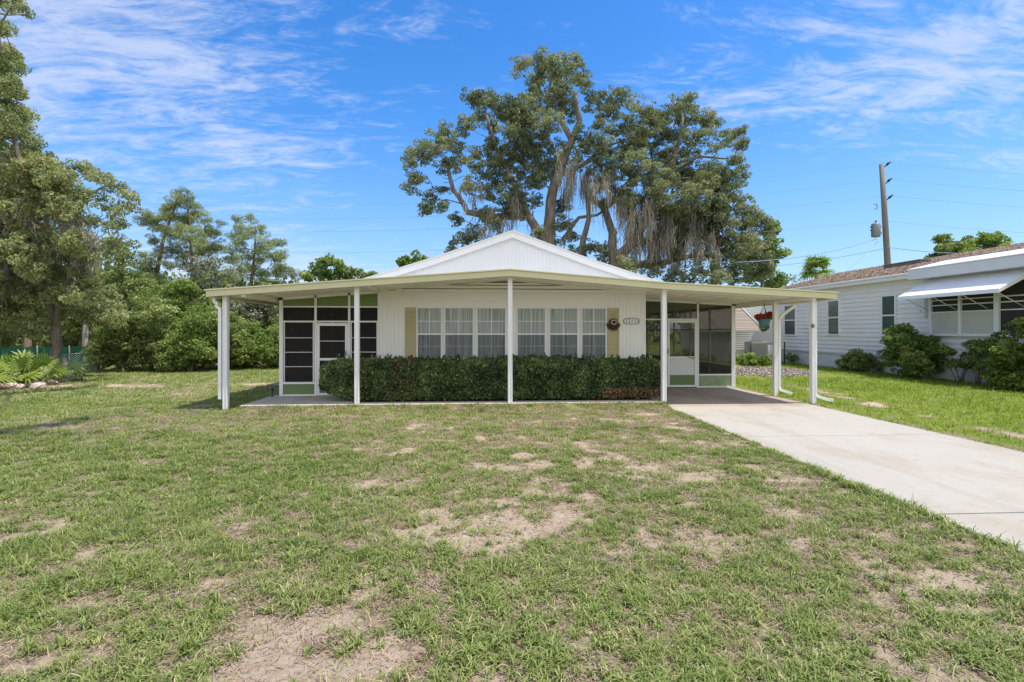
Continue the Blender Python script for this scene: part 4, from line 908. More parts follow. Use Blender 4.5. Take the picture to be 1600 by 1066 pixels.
# pines and woods on the left
simple_tree('pine_tree', 'tall pine with layered crown and dark leaning trunk, left of the canopy', 'tree', pb(243, 38), pc([(285,305,12),(275,320,14),(300,325,14),(262,335,16),(290,345,18),(315,340,12),(245,350,14),(226,342,13),(270,365,18),(300,372,20),(330,362,13),(340,385,13),(318,395,18),(290,400,18),(262,392,14),(240,375,10),(232,405,12),(222,420,13),(240,430,14),(262,415,10),(250,440,12),(345,350,7)], 38, 1.8),
    'pineleaf', 75, .15, .45, .24, 'redbark', 'pines left of the house', flat=.6, asp=.09, stems=[([pb(243, 38), P(242, 480, 38), P(246, 420, 38), P(256, 370, 38), P(270, 330, 38), P(283, 300, 38)], .24, .06), ([pb(300, 38), P(300, 420, 38), P(296, 350, 38), P(290, 310, 38)], .2, .05)], dens=1.5)
simple_tree('pine_tree', 'shorter open pine just left of the canopy corner', 'tree', pb(385, 36), pc([(370,345,9),(392,342,10),(385,360,13),(405,360,12),(360,365,8),(375,380,15),(410,382,14),(395,400,17),(432,378,9),(365,400,15),(425,402,16),(445,398,9),(380,425,19),(410,428,18),(440,422,15),(355,430,14),(455,430,10),(365,450,18),(430,450,16)], 36, 1.8),
    'pineleaf', 75, .14, .44, .2, 'redbark', 'pines left of the house', flat=.65, asp=.10, dens=1.3, tb=.02)
simple_tree('broadleaf_tree', 'grey green hazy tree between the two pines', 'tree', pb(318, 33), pc([(310,410,18),(330,415,16),(300,432,20),(325,440,22),(345,425,14),(290,450,18),(340,455,20),(305,462,20)], 33, 1.3), 'greyleaf', 60, .08, .55, .22, 'palebark', dens=1.0)
simple_tree('broadleaf_tree', 'small bright round tree behind the left canopy roof', 'tree', pb(512, 40), pc([(505,412,12),(520,410,11),(495,425,13),(515,428,15),(530,425,12),(480,432,8),(508,440,16)], 40, 1), 'brightleaf', 60, .15, .65, .2, group='trees over the left canopy roof', tb=.1)
simple_tree('broadleaf_tree', 'low olive tree behind the left canopy roof nearest the gable', 'tree', pb(552, 42), pc([(545,424,9),(560,428,10),(575,432,8),(550,438,12),(535,436,9),(583,434,4)], 42, 1), 'midleaf', 60, .15, .6, .18, group='trees over the left canopy roof')
simple_tree('broadleaf_tree', 'small tree top showing just above the left slope of the gable', 'tree', pb(642, 44), pc([(633,405,9),(648,404,10),(640,412,12),(658,408,7),(625,412,6)], 44, 1), 'brightleaf', 60, .15, .6, .2)

bush = 'bushes along the far edge of the left lawn'
def blob(u0, u1, v0, v1, d, r, n_, jit=1.3):
    res = []
    for i in range(n_):
        t_ = random.random(); u = u0+(u1-u0)*t_; arch = 1-abs(2*t_-1)**2.2; v = v1-(v1-v0-r)*random.random()*(.35+.65*arch); res.append((u, v, r*random.uniform(.7, 1.15)))
    return pc(res, d, jit)
for (u0, u1, v0, v1, d, mat_, lab, nn_, pr) in (
    (152, 215, 470, 572, 22.5, 'midleaf', 'olive green bush at the left end beside the green mesh fence', 26, 60),
    (200, 275, 455, 572, 22.8, 'midleaf', 'largest dense bush of the row beyond the left lawn', 34, 60),
    (268, 330, 478, 572, 22.0, 'brightleaf', 'brightest green bush in the row, left of the white corner post', 26, 60),
    (318, 385, 470, 570, 23.5, 'midleaf', 'dark bush seen behind the left corner post', 28, 60),
    (368, 432, 488, 568, 24.0, 'brightleaf', 'low bush seen between the corner post and the left screened porch', 22, 60),
    (425, 500, 470, 568, 24.6, 'midleaf', 'bush hidden partly behind the left screened porch', 20, 40)):
    simple_tree('bush', lab, 'bush', pb((u0+u1)/2, d), blob(u0, u1, v0, v1, d, 17, nn_), mat_, pr*1.0, .062, .34, .10, group=bush, topf=.6, dens=1.0)
for (u0, u1, v0, v1, d, mat_, lab, nn_) in (
    (155, 240, 400, 500, 29, 'midleaf', 'leafy tree rising behind the bushes left of the tall pine', 24),
    (230, 330, 430, 500, 28, 'brightleaf', 'mid green tree behind the bushes under the tall pine', 22),
    (325, 420, 428, 500, 30, 'greyleaf', 'pale green tree behind the bushes under the shorter pine', 20),
    (410, 480, 435, 500, 31, 'midleaf', 'green tree just behind the left canopy corner', 16),
    (105, 190, 410, 520, 27, 'leftleaf', 'grey green tree behind the green mesh fence', 24)):
    simple_tree('broadleaf_tree', lab, 'tree', pb((u0+u1)/2, d), blob(u0, u1, v0, v1, d, 20, nn_), mat_, 60, .085, .44, .16, group='trees behind the bushes', topf=.7)
# the large oak at the left border of the lawn
LD = 19.0
cl_l = [(8,95,20),(-15,80,24),(22,130,20),(0,160,28),(30,175,18),(-20,200,30),(20,215,26),(48,235,20),(70,255,20),(40,275,28),(0,270,32),(85,285,22),(105,275,15),(130,262,13),(148,272,12),(165,285,14),(185,292,13),(200,305,11),(198,325,11),(180,335,12),(160,320,13),(170,352,11),(150,345,11),(190,350,7),(172,378,5),(120,310,20),(95,325,24),
        (60,320,30),(20,330,34),(-20,340,36),(120,345,18),(140,372,14),(110,375,22),(75,370,28),(35,385,34),(-10,400,36),(100,405,24),(130,405,16),(70,425,28),(25,440,34),(110,435,22),(145,430,14),(-20,460,36),(60,465,24),(100,465,20),(30,495,24),(85,490,16),(-25,520,28),(5,525,18),(10,10,12),(25,5,10),(38,14,7),(-10,30,18),(5,45,10)]
cl_l += [(random.uniform(-60, 190), random.uniform(380, 505), random.uniform(14, 26)) for _ in range(34)]+[(random.uniform(-40, 120), random.uniform(260, 400), random.uniform(14, 24)) for _ in range(22)]
cl_l += [(random.uniform(-60, um), v_+random.uniform(-8, 8), random.uniform(13, 22)) for v_, um in ((80, 12), (100, 22), (120, 30), (145, 34), (165, 38), (190, 40), (205, 44), (225, 60), (240, 66), (255, 78), (270, 92), (285, 100), (300, 100), (320, 100), (340, 110)) for _ in range(3)]
# high limb that reaches over the lawn above the picture
over = [(Vector((-13.0+5.0+1.1*q, 13.3+2.0*q, 14+.3*math.sin(9*q))), .34) for q in np.linspace(-.6, 1, 9)]+[(Vector((-3.2+.5*q, 7.4+1.4*q, 14.2)), .30) for q in np.linspace(-.5, 1, 7)]
t_l = simple_tree('live_oak', 'large grey green oak at the left border with mossy branches over the lawn', 'tree', pb(85, LD), pc(cl_l, LD, 2.0)+over, 'leftleaf', 80, .050, .32, .25, 'bark', flat=.75, dens=1.05, tb=.05, wig=.16,
    stems=[([pb(85, LD), P(84, 560, LD), P(86, 520, LD), P(80, 480, LD), P(60, 400, LD), P(40, 300, LD), P(15, 200, LD), P(0, 110, LD)], .17, .05), ([P(86, 520, LD), P(105, 450, LD), P(110, 380, LD), P(130, 310, LD), P(165, 290, LD)], .11, .04), ([P(80, 480, LD), P(40, 440, LD+.5), P(-10, 380, LD+1)], .15, .06), ([P(0, 110, LD), P(-5, 50, LD-.5), P(20, 8, LD-1)], .06, .02), ([P(0, 110, LD), P(-8, 20, LD-.5), Vector((-12.5, 15.5, 13.6)), Vector((-8, 13.6, 14.0)), Vector((-3.5, 8.0, 14.2))], .07, .02)],
    ms=[(P(random.uniform(-10, 130), random.uniform(250, 440), LD+random.uniform(-1.5, 1.5)), random.uniform(.6, 1.1)) for i in range(24)])
simple_tree('broadleaf_tree', 'brown trunked tree behind the palmetto at the left edge', 'tree', pb(48, 26), pc([(50,440,26),(20,460,28),(-10,450,30),(75,455,22),(35,420,26),(-30,480,30),(95,475,18),(15,490,18)], 26, 1.6), 'leftleaf', 70, .08, .45, .24, 'redbark', topf=.5)
t = thing('dead_tree', pb(132, 25), 'pale bare dead trunk standing behind the green mesh fence', 'tree')
MB().tube([pb(132, 25), P(133, 540, 25), P(134, 500, 25), P(136, 480, 25)], [.13, .12, .10, .08], 10).tube([P(134, 510, 25), P(140, 490, 25), P(150, 478, 24.6)], [.06, .04, .015], 6).build('trunk', M['palebark'], t)
t = thing('dead_tree', pb(40, 25.5), 'thin pale dead stem leaning behind the green mesh fence near the palmetto', 'tree')
MB().tube([pb(42, 25.5), P(40, 530, 25.5), P(42, 500, 25.3)], [.05, .04, .02], 8).build('trunk', M['palebark'], t)
# far woods, one mass
def woods():
    Q = []; T = []
    for i in range(1500):
        x = rng.uniform(-62, 5); y = rng.uniform(31, 46)+max(0, x+5)*.5; u = 800+800*(x*math.cos(YAW)-y*math.sin(YAW))/y
        hmax = 3.6+2.2*fbm(np.array(x*.15), np.array(y*.1), 2)+(.8 if u < 250 else 0)
        z = rng.uniform(.2, hmax); k = 65; r_ = rng.uniform(.7, 1.4); Q.append(cloud(k, (x, y, z), (r_, r_, r_*.7), .20)); T.append(np.clip(.4+rng.normal(0, .15)+rng.normal(0, .15, k), 0, 1))
    for i in range(900):
        x = rng.uniform(-150, 170); y = rng.uniform(66, 80); hmax = 3.5+2*fbm(np.array(x*.1), np.array(y*.1), 2)
        z = rng.uniform(.5, hmax); k = 30; r_ = rng.uniform(1.2, 2.4); Q.append(cloud(k, (x, y, z), (r_, r_, r_*.7), .5)); T.append(np.clip(.4+rng.normal(0, .15)+rng.normal(0, .15, k), 0, 1))
    return np.concatenate(Q), np.concatenate(T)
Q, T = woods(); tag(quads('woods', Q, T, M['darkleaf']), 'dense green woods beyond the lawn and houses', 'woods', kind='stuff')

# ---------------------------------------------------------------- left fence, palmetto, stones, log
fe = thing('mesh_fence', tuple(P(80, 545, 23.5)*Vector((1, 1, 0)) if False else (P(80, 517, 23.5).x, P(80, 517, 23.5).y, 0)), 'low dark green privacy mesh fence behind the big oak', 'fence')
fpts = [P(u, 517, d) for u, d in ((-160, 22.5), (-60, 22.8), (0, 23.1), (60, 23.4), (110, 23.7), (156, 24.0))]
vs = []; fs = []
for i, p in enumerate(fpts): vs += [(p.x, p.y, -.05), (p.x, p.y, .98)]
nseg = 30; vs = []
for i in range(nseg+1):
    t_ = i/nseg*(len(fpts)-1); j = min(int(t_), len(fpts)-2); p = fpts[j].lerp(fpts[j+1], t_-j); yo = .05*math.sin(i*1.9); vs += [(p.x, p.y+yo, -.06), (p.x+.03*math.sin(i), p.y-yo*.6, .96+.03*math.sin(i*2.3))]
MB().add(vs, [(2*i, 2*i+2, 2*i+3, 2*i+1) for i in range(nseg)], True).build('mesh', M['greenmesh'], fe)
for p in fpts: MB().tube([(p.x, p.y-.06, -.1), (p.x, p.y-.06, 1.03)], .025, 8).build('fence_post', M['wood'], fe)
cf = thing('chain_link_fence', (P(120, 517, 21.2).x, P(120, 517, 21.2).y, 0), 'short chain link fence panel beside the driftwood in front of the green mesh', 'fence')
a_, b_ = P(62, 517, 20.6), P(152, 517, 21.8); n_ = (b_-a_).normalized()
MB().hexa([(a_.x, a_.y, -.05), (b_.x, b_.y, -.05), (b_.x, b_.y+.004, -.05), (a_.x, a_.y+.004, -.05), (a_.x, a_.y, .62), (b_.x, b_.y, .80), (b_.x, b_.y+.004, .80), (a_.x, a_.y+.004, .62)]).build('mesh', M['link'], cf)
MB().tube([(a_.x, a_.y, .63), (b_.x, b_.y, .81)], .018, 8).build('rail', M['grey'], cf)
for q, hgt in ((0, .66), (.33, .72), (1, .85)): p = a_.lerp(b_, q); MB().tube([(p.x, p.y, -.1), (p.x, p.y, hgt)], .024, 8).build('fence_post', M['grey'], cf)

def fan_leaf(c, dirv, size, nb=16, width=.02, droop=.25):
    """one palmate leaf: blades radiating from c in the plane spanned by dirv and its side"""
    dirv = np.array(dirv)/np.linalg.norm(dirv); side = np.cross(dirv, [0, 0, 1.]); side /= np.linalg.norm(side)+1e-9; nrm = np.cross(side, dirv); Q = []
    for i in range(nb):
        a_ = (i/(nb-1)-.5)*math.pi*1.35; d_ = dirv*math.cos(a_)+side*math.sin(a_); l_ = size*(.75+.25*math.cos(a_))*random.uniform(.9, 1.1)
        s_ = np.cross(nrm, d_)*width; c0 = np.array(c); m_ = c0+d_*l_*.55; e_ = c0+d_*l_+np.array([0, 0, -droop*l_*random.uniform(.5, 1.3)])
        Q += [[c0-s_*.3, c0+s_*.3, m_+s_, m_-s_], [m_-s_, m_+s_, e_+s_*.15, e_-s_*.15]]
    return Q
def palmetto(name, label, cen, spread, n_, hgt, size, group=None, dead=.18):
    t = thing(name, cen, label, 'palmetto', group); Q = []; T = []; mb = MB()
    for i in range(n_):
        a_ = random.uniform(0, 6.28); el = random.uniform(.3, 1.35); isd = random.random() < dead
        b0 = np.array([cen[0]+random.gauss(0, spread*.35), cen[1]+random.gauss(0, spread*.3), 0.0]); st = hgt*random.uniform(.45, 1)*(.4 if isd else 1)
        d_ = np.array([math.cos(a_)*math.cos(el), math.sin(a_)*math.cos(el), math.sin(el)*(.2 if isd else 1)]); tip = b0+d_*st
        mb.tube([b0, (b0+tip)/2, tip], .008, 4); q = fan_leaf(tip, d_+np.array([0, 0, -.3 if isd else .1]), size*random.uniform(.8, 1.1), 12, .026*size/.4, .30); Q += q
        tt = .95+.05*random.random() if isd else random.uniform(.1, .85); T += [np.clip(tt+random.gauss(0, .03), 0, 1)]*len(q)
    mb.build('stems', M['midleaf'] if False else M['wood'], t); quads('fronds', np.array(Q), np.array(T), M['palmleaf'], t); return t
for (u, d, lab, n_, h_) in ((8, 15.6, 'bushy palmetto at the very left edge with brown lower fronds', 38, .75), (48, 16.4, 'bright green palmetto left of the oak trunk above the stones', 44, .85), (78, 17.6, 'yellowing palmetto nearest the oak trunk', 22, .6), (-25, 15.2, 'palmetto cut off by the left picture edge', 26, .7)):
    p = P(u, 517, d); palmetto('palmetto', lab, (p.x, p.y, 0), .9, n_, h_, .52, 'palmettos at the left edge')
def rock(c, r, label='pinkish rock in the loose pile along the palmettos', group='rocks along the palmettos', mat='stone'):
    import bmesh
    bm = bmesh.new(); bmesh.ops.create_icosphere(bm, subdivisions=3, radius=1); sd = random.uniform(0, 99)
    sx, sy, sz = r*random.uniform(.8, 1.4), r*random.uniform(.7, 1.1), r*random.uniform(.45, .75)
    for v in bm.verts:
        k = 1+.5*(float(fbm(np.array(v.co.x*1.6+sd), np.array(v.co.y*1.6+v.co.z*1.3), 3))-.5)*1.6; v.co = Vector((v.co.x*sx*k, v.co.y*sy*k, v.co.z*sz*k))
    me = bpy.data.meshes.new('rock'); bm.to_mesh(me); bm.free(); o = link('rock', me, M[mat]); o.location = c; o.rotation_euler = (0, 0, random.uniform(0, 6)); return tag(o, label, 'rock', group)
ORD = ['leftmost rock', 'second rock from the left', 'third rock from the left', 'fourth rock from the left', 'fifth rock from the left', 'sixth rock from the left', 'seventh rock from the left', 'middle rock', 'rock just right of the middle one', 'sixth rock from the right', 'fifth rock from the right', 'fourth rock from the right', 'third rock from the right', 'second rock from the right', 'rightmost rock']
for i in range(15):
    u = 8+i*4.9+random.uniform(-2, 2); d = 14.9+.022*u+random.uniform(-.2, .5); p = P(u, 517, d); rock((p.x, p.y, random.uniform(.0, .09)), random.uniform(.09, .19), ORD[i]+' in the pinkish pile along the palmettos')
p = P(60, 517, 15.3); rock((p.x, p.y, .03), .17, 'palest flat stone lying in front of the rock pile by the palmettos', None)
lg_ = thing('driftwood', tuple(P(110, 517, 19.2)*Vector((1, 1, 1)))[:2]+(0,), 'weathered grey forked stump standing by the chain link fence', 'driftwood')
b0 = P(110, 517, 19.2); b0.z = 0
mb = MB(); mb.tube([b0+Vector((-.05, 0, -.05)), b0+Vector((-.12, 0, .25)), b0+Vector((-.25, .05, .68))], [.13, .10, .06], 8); mb.tube([b0+Vector((.15, -.1, -.02)), b0+Vector((-.05, 0, .18)), b0+Vector((-.35, 0, .46))], [.10, .08, .05], 8)
mb.tube([b0+Vector((.05, 0, 0)), b0+Vector((.2, 0, .18)), b0+Vector((.3, .1, .38))], [.1, .08, .03], 8); mb.build('branch', M['palebark'], lg_)
mb = MB(); mb.tube([b0+Vector((.25, .1, 0)), b0+Vector((.32, .1, .2)), b0+Vector((.28, 0, .55))], [.15, .13, .1], 9); mb.build('stump', M['bark'], lg_)

# ---------------------------------------------------------------- the neighbour's home
NX = 16.7
nb = thing('neighbour_home', (NX, 20, 0), 'white lap sided manufactured home at the right with brown shingle roof', 'house')
Y0, Y1 = 9.0, 28.1
def lapx(mb, x, y0, y1, z0, z1, step=.125, d=.022):       # laps on a wall facing -x
    z = z0
    while z < z1-.01:
        ze = min(z+step, z1); mb.add([(x-d, y0, z), (x-d, y1, z), (x-.002, y1, ze), (x-.002, y0, ze), (x+.001, y0, z), (x+.001, y1, z)], [(0, 1, 2, 3), (0, 4, 5, 1), (0, 3, 4), (1, 5, 2)]); z += step
mb = MB().box((NX, Y0, .6), (24.5, Y1, 3.72)); lapx(mb, NX, Y0, Y1, .68, 3.72, .19, .045)
mb.box((NX-.03, 25.35, .68), (NX-.0, 25.43, 3.72)); mb.box((NX-.035, 25.20, .68), (NX-.0, 25.24, 3.72))
mb.build('wall', M['siding'], nb)
mb = MB().box((NX+.04, Y0, -.1), (24.4, Y1, .62))
y = Y0
while y < Y1: mb.box((NX+.03, y, -.1), (NX+.045, y+.13, .64)); y += .15
mb.box((NX-.035, Y0, .625), (NX+.03, Y1, .665)); mb.build('skirting', M['skirt'], nb)
mb = MB().hexa([(16.33, Y0, 3.88), (20.6, Y0, 4.98), (20.6, Y1+.3, 4.98), (16.33, Y1+.3, 3.88), (16.33, Y0, 3.96), (20.6, Y0, 5.06), (20.6, Y1+.3, 5.06), (16.33, Y1+.3, 3.96)])
mb.hexa([(20.6, Y0, 4.98), (24.9, Y0, 3.88), (24.9, Y1+.3, 3.88), (20.6, Y1+.3, 4.98), (20.6, Y0, 5.06), (24.9, Y0, 3.96), (24.9, Y1+.3, 3.96), (20.6, Y1+.3, 5.06)])
rf = mb.build('roof', M['shingle'], nb)
Q = cloud(9000, (0, 0, 0), (1, 1, 1), .035); pos_ = np.stack([16.35+rng.random(9000)**1.3*4.2, rng.uniform(Y0, Y1, 9000), np.zeros(9000)], -1); pos_[:, 2] = 3.965+(pos_[:, 0]-16.33)*(1.1/4.27)
Q = Q-Q.mean(1, keepdims=True)+pos_[:, None, :]; quads('roof_litter', Q, rng.random(9000), M['litter'], nb)
MB().prism([(Y1+.02, 3.72), (Y1+.02, 3.72)], 0, 0, 'x') if False else None
for yy in (Y1-.05, Y0): MB().prism([(16.7, 3.722), (24.5, 3.722), (20.6, 4.97)], yy, yy+.05).build('gable_wall', M['siding'], nb)
mb = MB().box((16.28, 18.45, 3.70), (16.35, Y1+.3, 3.93)).box((16.35, 18.45, 3.70), (NX, Y1+.3, 3.725)).box((16.22, 18.45, 3.84), (16.28, Y1+.3, 3.90))
mb.build('fascia', M['siding'], nb, .004)
mb = MB().box((16.10, Y0, 3.62), (16.17, 18.44, 3.97)).box((16.17, Y0, 3.63), (NX, 18.44, 3.66))
mb.build('fascia', M['skirt'], nb, .004)
MB().hexa([(16.08, Y0, 3.975), (17.6, Y0, 4.33), (17.6, 18.46, 4.33), (16.08, 18.46, 3.975), (16.08, Y0, 4.01), (17.6, Y0, 4.37), (17.6, 18.46, 4.37), (16.08, 18.46, 4.01)]).build('porch_roof', M['awning'], nb)
MB().box((18.9, 21.0, 4.58), (19.3, 23.0, 4.76)).box((18.85, 20.95, 4.76), (19.35, 23.05, 4.79)).build('roof_box', M['wood'], nb)
def nwin(y0, y1, z0, z1, blind=True):
    x = NX-.105; t_ = .07; mb = MB().box((x, y0-t_, z0-t_), (NX-.002, y0, z1+t_)).box((x, y1, z0-t_), (NX-.002, y1+t_, z1+t_)).box((x, y0, z1), (NX-.002, y1, z1+t_)).box((x, y0, z0-t_), (NX-.002, y1, z0)).box((x+.012, y0, (z0+z1)/2-.03), (NX-.05, y1, (z0+z1)/2+.03))
    o = mb.build('window', M['trim'], nb, .004)
    MB().box((x+.024, y0, z0), (x+.027, y1, z1)).build('pane', M['glass'], o)
    bm_ = MB(); z = z1-.01; zlo = z0 if blind else (z0+z1)/2
    while z > zlo+.02: bm_.box((NX-.070, y0, z-.031), (NX-.067, y1, z)); z -= .036
    bm_.build('blind', M['blind'], o); MB().box((NX-.062, y0, z0), (NX-.060, y1, z1)).build('backing', M['dark'], o)
for a in ((19.66, 20.3, 1.55, 3.11), (22.9, 23.6, 1.55, 3.1), (26.2, 27.15, 1.5, 3.04)): nwin(*a, blind=(a[0] < 26))
# porch windows under the awning
zs0, zs1, zsm = 1.60, 3.28, 2.37
mb = MB().box((NX-.056, 9.4, zs0), (NX-.050, 18.0, zs1)); dk = mb.build('porch_opening', M['dark'], nb)
mb = MB(); x0 = NX-.13
for y, w_ in ((18.0, .10), (16.83, .09), (15.55, .16), (14.2, .10), (12.8, .10), (11.4, .16), (10.0, .1)): mb.box((x0, y-w_/2, zs0-.06), (NX-.02, y+w_/2, zs1+.05))
mb.box((x0-.03, 9.4, zs0-.09), (NX-.02, 18.06, zs0)); 
for (a_, b_) in ((16.875, 17.95), (15.63, 16.785), (14.25, 15.47), (12.85, 14.15), (11.48, 12.75)):
    for z in (zsm, 2.62, 2.80): mb.box((x0+.03, a_, z-.018), (NX-.065, b_, z+.018))
mb.build('porch_window_frame', M['trim'], nb)
for a_, b_ in ((16.875, 17.95), (15.63, 16.785)): MB().box((NX-.085, a_, zs0), (NX-.075, b_, zsm-.02)).build('lower_panel', M['beige'], nb)
MB().box((NX-.06, 18.15, 2.2), (NX-.02, 18.3, 2.9)).tube([(NX-.05, 18.5, 2.45), (NX-.02, 18.5, 2.45)], .03).build('meter_box', M['beige'], nb)
# white awning
aw = MB(); ya, yb = 14.45, 18.2; nn = 44; vs = []; 
for i in range(nn*2+1):
    y = ya+(yb-ya)*i/(nn*2); c_ = .012 if i % 2 else 0
    vs += [(16.64, y, 3.60+c_), (15.62, y, 3.02+c_), (15.50, y, 2.96+c_), (15.47, y, 2.84+c_*.5)]
fs = [(4*i+k, 4*i+k+1, 4*i+k+5, 4*i+k+4) for i in range(nn*2) for k in range(3)]
aw.add(vs, fs)
for y in (ya, yb):
    aw.add([(16.64, y, 3.60), (15.50, y, 2.96), (15.47, y, 2.84), (16.64, y, 3.44)], [(0, 1, 2, 3)])
ao = aw.build('awning', M['awning'], nb); s_ = ao.modifiers.new('thick', 'SOLIDIFY'); s_.thickness = .008
for y in (14.7, 15.85, 16.95, 18.05): MB().tube([(15.6, y, 2.93), (NX-.08, y-.0, 2.42)], .014, 6).build('strut', M['trim'], ao)
# rear wing facing the camera with a slatted awning
mb = MB().box((11.2, Y1+.02, .6), (NX+.3, Y1+.12, 3.6)); z = .65
while z < 3.6: mb.add([(11.2, Y1-.0, z), (NX+.0, Y1-.0, z), (NX+.0, Y1+.02, z+.125), (11.2, Y1+.02, z+.125), (11.2, Y1+.02, z), (NX, Y1+.02, z)], [(0, 1, 2, 3), (0, 4, 5, 1)]); z += .125
mb.box((11.2, Y1+.04, -.1), (NX+.04, Y1+.12, .6)); mb.build('rear_wall', M['siding'], nb)
mb = MB(); 
nsl = 16
for i in range(nsl):
    t0, t1 = i/nsl, (i+1)/nsl; f_ = lambda t: (14.5+.75*t, Y1-.03-1.15*t, 3.1-1.35*t); a_ = f_(t0); b_ = f_(t1)
    mb.hexa([(11.3, b_[1], b_[2]), (b_[0], b_[1], b_[2]), (a_[0], a_[1], a_[2]-.03), (11.3, a_[1], a_[2]-.03), (11.3, b_[1], b_[2]+.02), (b_[0], b_[1], b_[2]+.02), (a_[0], a_[1], a_[2]-.012), (11.3, a_[1], a_[2]-.012)])
ra = mb.build('slatted_awning', M['slats'], nb)
MB().tube([(14.52, Y1-.05, 3.12), (15.27, Y1-1.20, 1.77)], .035, 6).box((11.3, Y1-1.24, 1.66), (15.3, Y1-1.19, 1.76)).tube([(12.6, Y1-.05, 3.12), (12.75, Y1-1.20, 1.77)], .03, 6).build('awning_frame', M['beige'], nb)
# package air conditioner
ac_ = thing('air_conditioner', (14.9, 26.4, 0), 'grey and tan package air conditioner in front of the neighbouring wall', 'air conditioner')
MB().box((14.15, 26.0, .05), (14.98, 26.8, 1.13)).build('cabinet', M['tan'], ac_, .02)
MB().box((14.985, 26.02, .05), (15.66, 26.8, 1.11)).build('cabinet', M['grey'], ac_, .02)
mb = MB()
for i in range(14): mb.box((14.2, 25.985, .15+i*.065), (14.93, 26.0, .18+i*.065))
mb.build('louvre', M['grey'], ac_)
MB().box((15.0, 25.985, .45), (15.25, 26.02, .95)).box((15.03, 25.975, .2), (15.2, 25.99, .42)).build('access_panel', M['white'], ac_)
MB().lathe((14.55, 26.4, 1.13), [(.33, 0), (.33, .03), (.28, .035)], 20).build('fan_guard', M['black'], ac_)
for x, lab in ((14.02, 'black metal post at the left end of the air conditioner'), (15.85, 'black metal post at the right end of the air conditioner')):
    tag(MB().tube([(x, 25.9, -.05), (x, 25.9, 1.12)], .035, 8).build('metal_post', M['black']), lab, 'post')
# gravel bed
def gravel():
    n_ = 26000; x = rng.uniform(8.6, 14.3, n_); y = rng.uniform(18.2, 25.2, n_); e_ = ((x-11.5)/2.6)**2+((y-21.6)/2.9)**2+.9*(fbm(x, y, 3)-.5); k = e_ < 1; x, y = x[k], y[k]; m_ = len(x)
    p = np.stack([x, y, gheight(x, y)+.012+.02*rng.random(m_)], -1); Q = cloud(m_, (0, 0, 0), (0, 0, 0), .035, asp=.8, up=1.2); return Q+p[:, None, :], rng.random(m_)
m, n, l, b = newmat('gravel'); at = n.new('ShaderNodeAttribute'); at.attribute_name = 'tint'; l.new(cramp(n, l, at.outputs['Fac'], [(0, (.16, .12, .09)), (.5, (.40, .33, .28)), (1, (.62, .55, .48))]), b.inputs['Base Color']); b.inputs['Roughness'].default_value = .9; M['gravel'] = m
Q, T = gravel(); tag(quads('gravel', Q, T, M['gravel']), 'pinkish grey gravel bed between carport and neighbouring wall', 'gravel', kind='stuff')
# shrubs along the neighbour's wall
ng = 'shrubs along the neighbouring wall'
def wp(u, X):                        # point on x = X seen at u
    a_ = math.atan((u-800)/800)+YAW; return Vector((X, X/math.tan(a_), 0))
def shrub(name, label, c, rx, rz, mat_, n_, per, leaf, sub, grp=ng, cat='shrub', tb=0, dens=1.0):
    cl2 = []
    for i in range(n_):
        a_ = random.uniform(0, 6.28); r_ = rx*random.random()**.6; z = rz*(.15+.8*random.random())*(1-.35*(r_/rx)**2); cl2.append((Vector((c.x+r_*math.cos(a_)*.8, c.y+r_*math.sin(a_)*.9, z)), sub*1.3))
    return simple_tree(name, label, cat, (c.x, c.y, -.05), cl2, mat_, per, leaf, sub, .05, group=grp, topf=.5, tb=tb, dens=dens)
shrub('shrub', 'large dark glossy shrub between the far windows and the awning', wp(1422, 15.8), .95, 1.9, 'brightleaf', 30, 60, .058, .28, tb=-.02)
shrub('shrub', 'low rounded shrub against the skirting, left of the large shrub', wp(1341, 16.0), .65, .72, 'midleaf', 12, 55, .05, .22)
shrub('shrub', 'bushy shrub with yellow leaves at the right picture edge', wp(1590, 15.5), .6, 1.45, 'limeleaf', 13, 45, .06, .24, tb=-.1)
shrub('shrub', 'tall thin shrub in front of the dark porch window at the right edge', wp(1597, 15.9), .5, 2.3, 'limeleaf', 10, 30, .055, .2, dens=.7)
shrub('weed_clump', 'small green weeds in front of the air conditioner', Vector((13.8, 25.2, 0)), .9, .42, 'brightleaf', 16, 50, .05, .22, grp='low weeds by the gravel', cat='weeds')
shrub('weed_clump', 'thin weed standing right of the air conditioner', Vector((16.2, 25.9, 0)), .3, .6, 'brightleaf', 7, 25, .045, .16, grp='low weeds by the gravel', cat='weeds', dens=.6)
shrub('weed_clump', 'leafy weeds growing beyond the gravel next to the screened porch', Vector((10.4, 25.2, 0)), 1.6, .5, 'brightleaf', 30, 50, .06, .25, grp='low weeds by the gravel', cat='weeds')
for i, (u, lab) in enumerate(((1500, 'bare looping stems nearest the large shrub under the porch window'), (1530, 'bare curved stems in the middle under the porch window'), (1556, 'bare leaning stems nearest the right shrub under the porch window'))):
    c = wp(u, 16.1); t = thing('leggy_plant', (c.x, c.y, 0), lab, 'plant', 'bare plants under the porch window'); mb = MB(); cl2 = []
    for k in range(8):
        a_ = random.uniform(0, 6.28); l_ = random.uniform(.9, 1.5); q = [Vector((c.x+random.uniform(-.1, .1), c.y+random.uniform(-.15, .15), -.03))]
        for j in range(1, 6): q.append(q[0]+Vector((math.cos(a_)*.09*j*random.uniform(.4, 1.2), math.sin(a_)*.10*j*random.uniform(.6, 1.2), l_*j/5)))
        mb.tube(q, [.02, .018, .016, .014, .012, .008], 5); cl2.append((q[-1], .12)); cl2.append((q[3], .09))
    mb.build('stems', M['wood'], t); Q, T = crown(cl2, 26, .05, .14, dens=.8); quads('leaves', Q, T, M['brightleaf'], t)

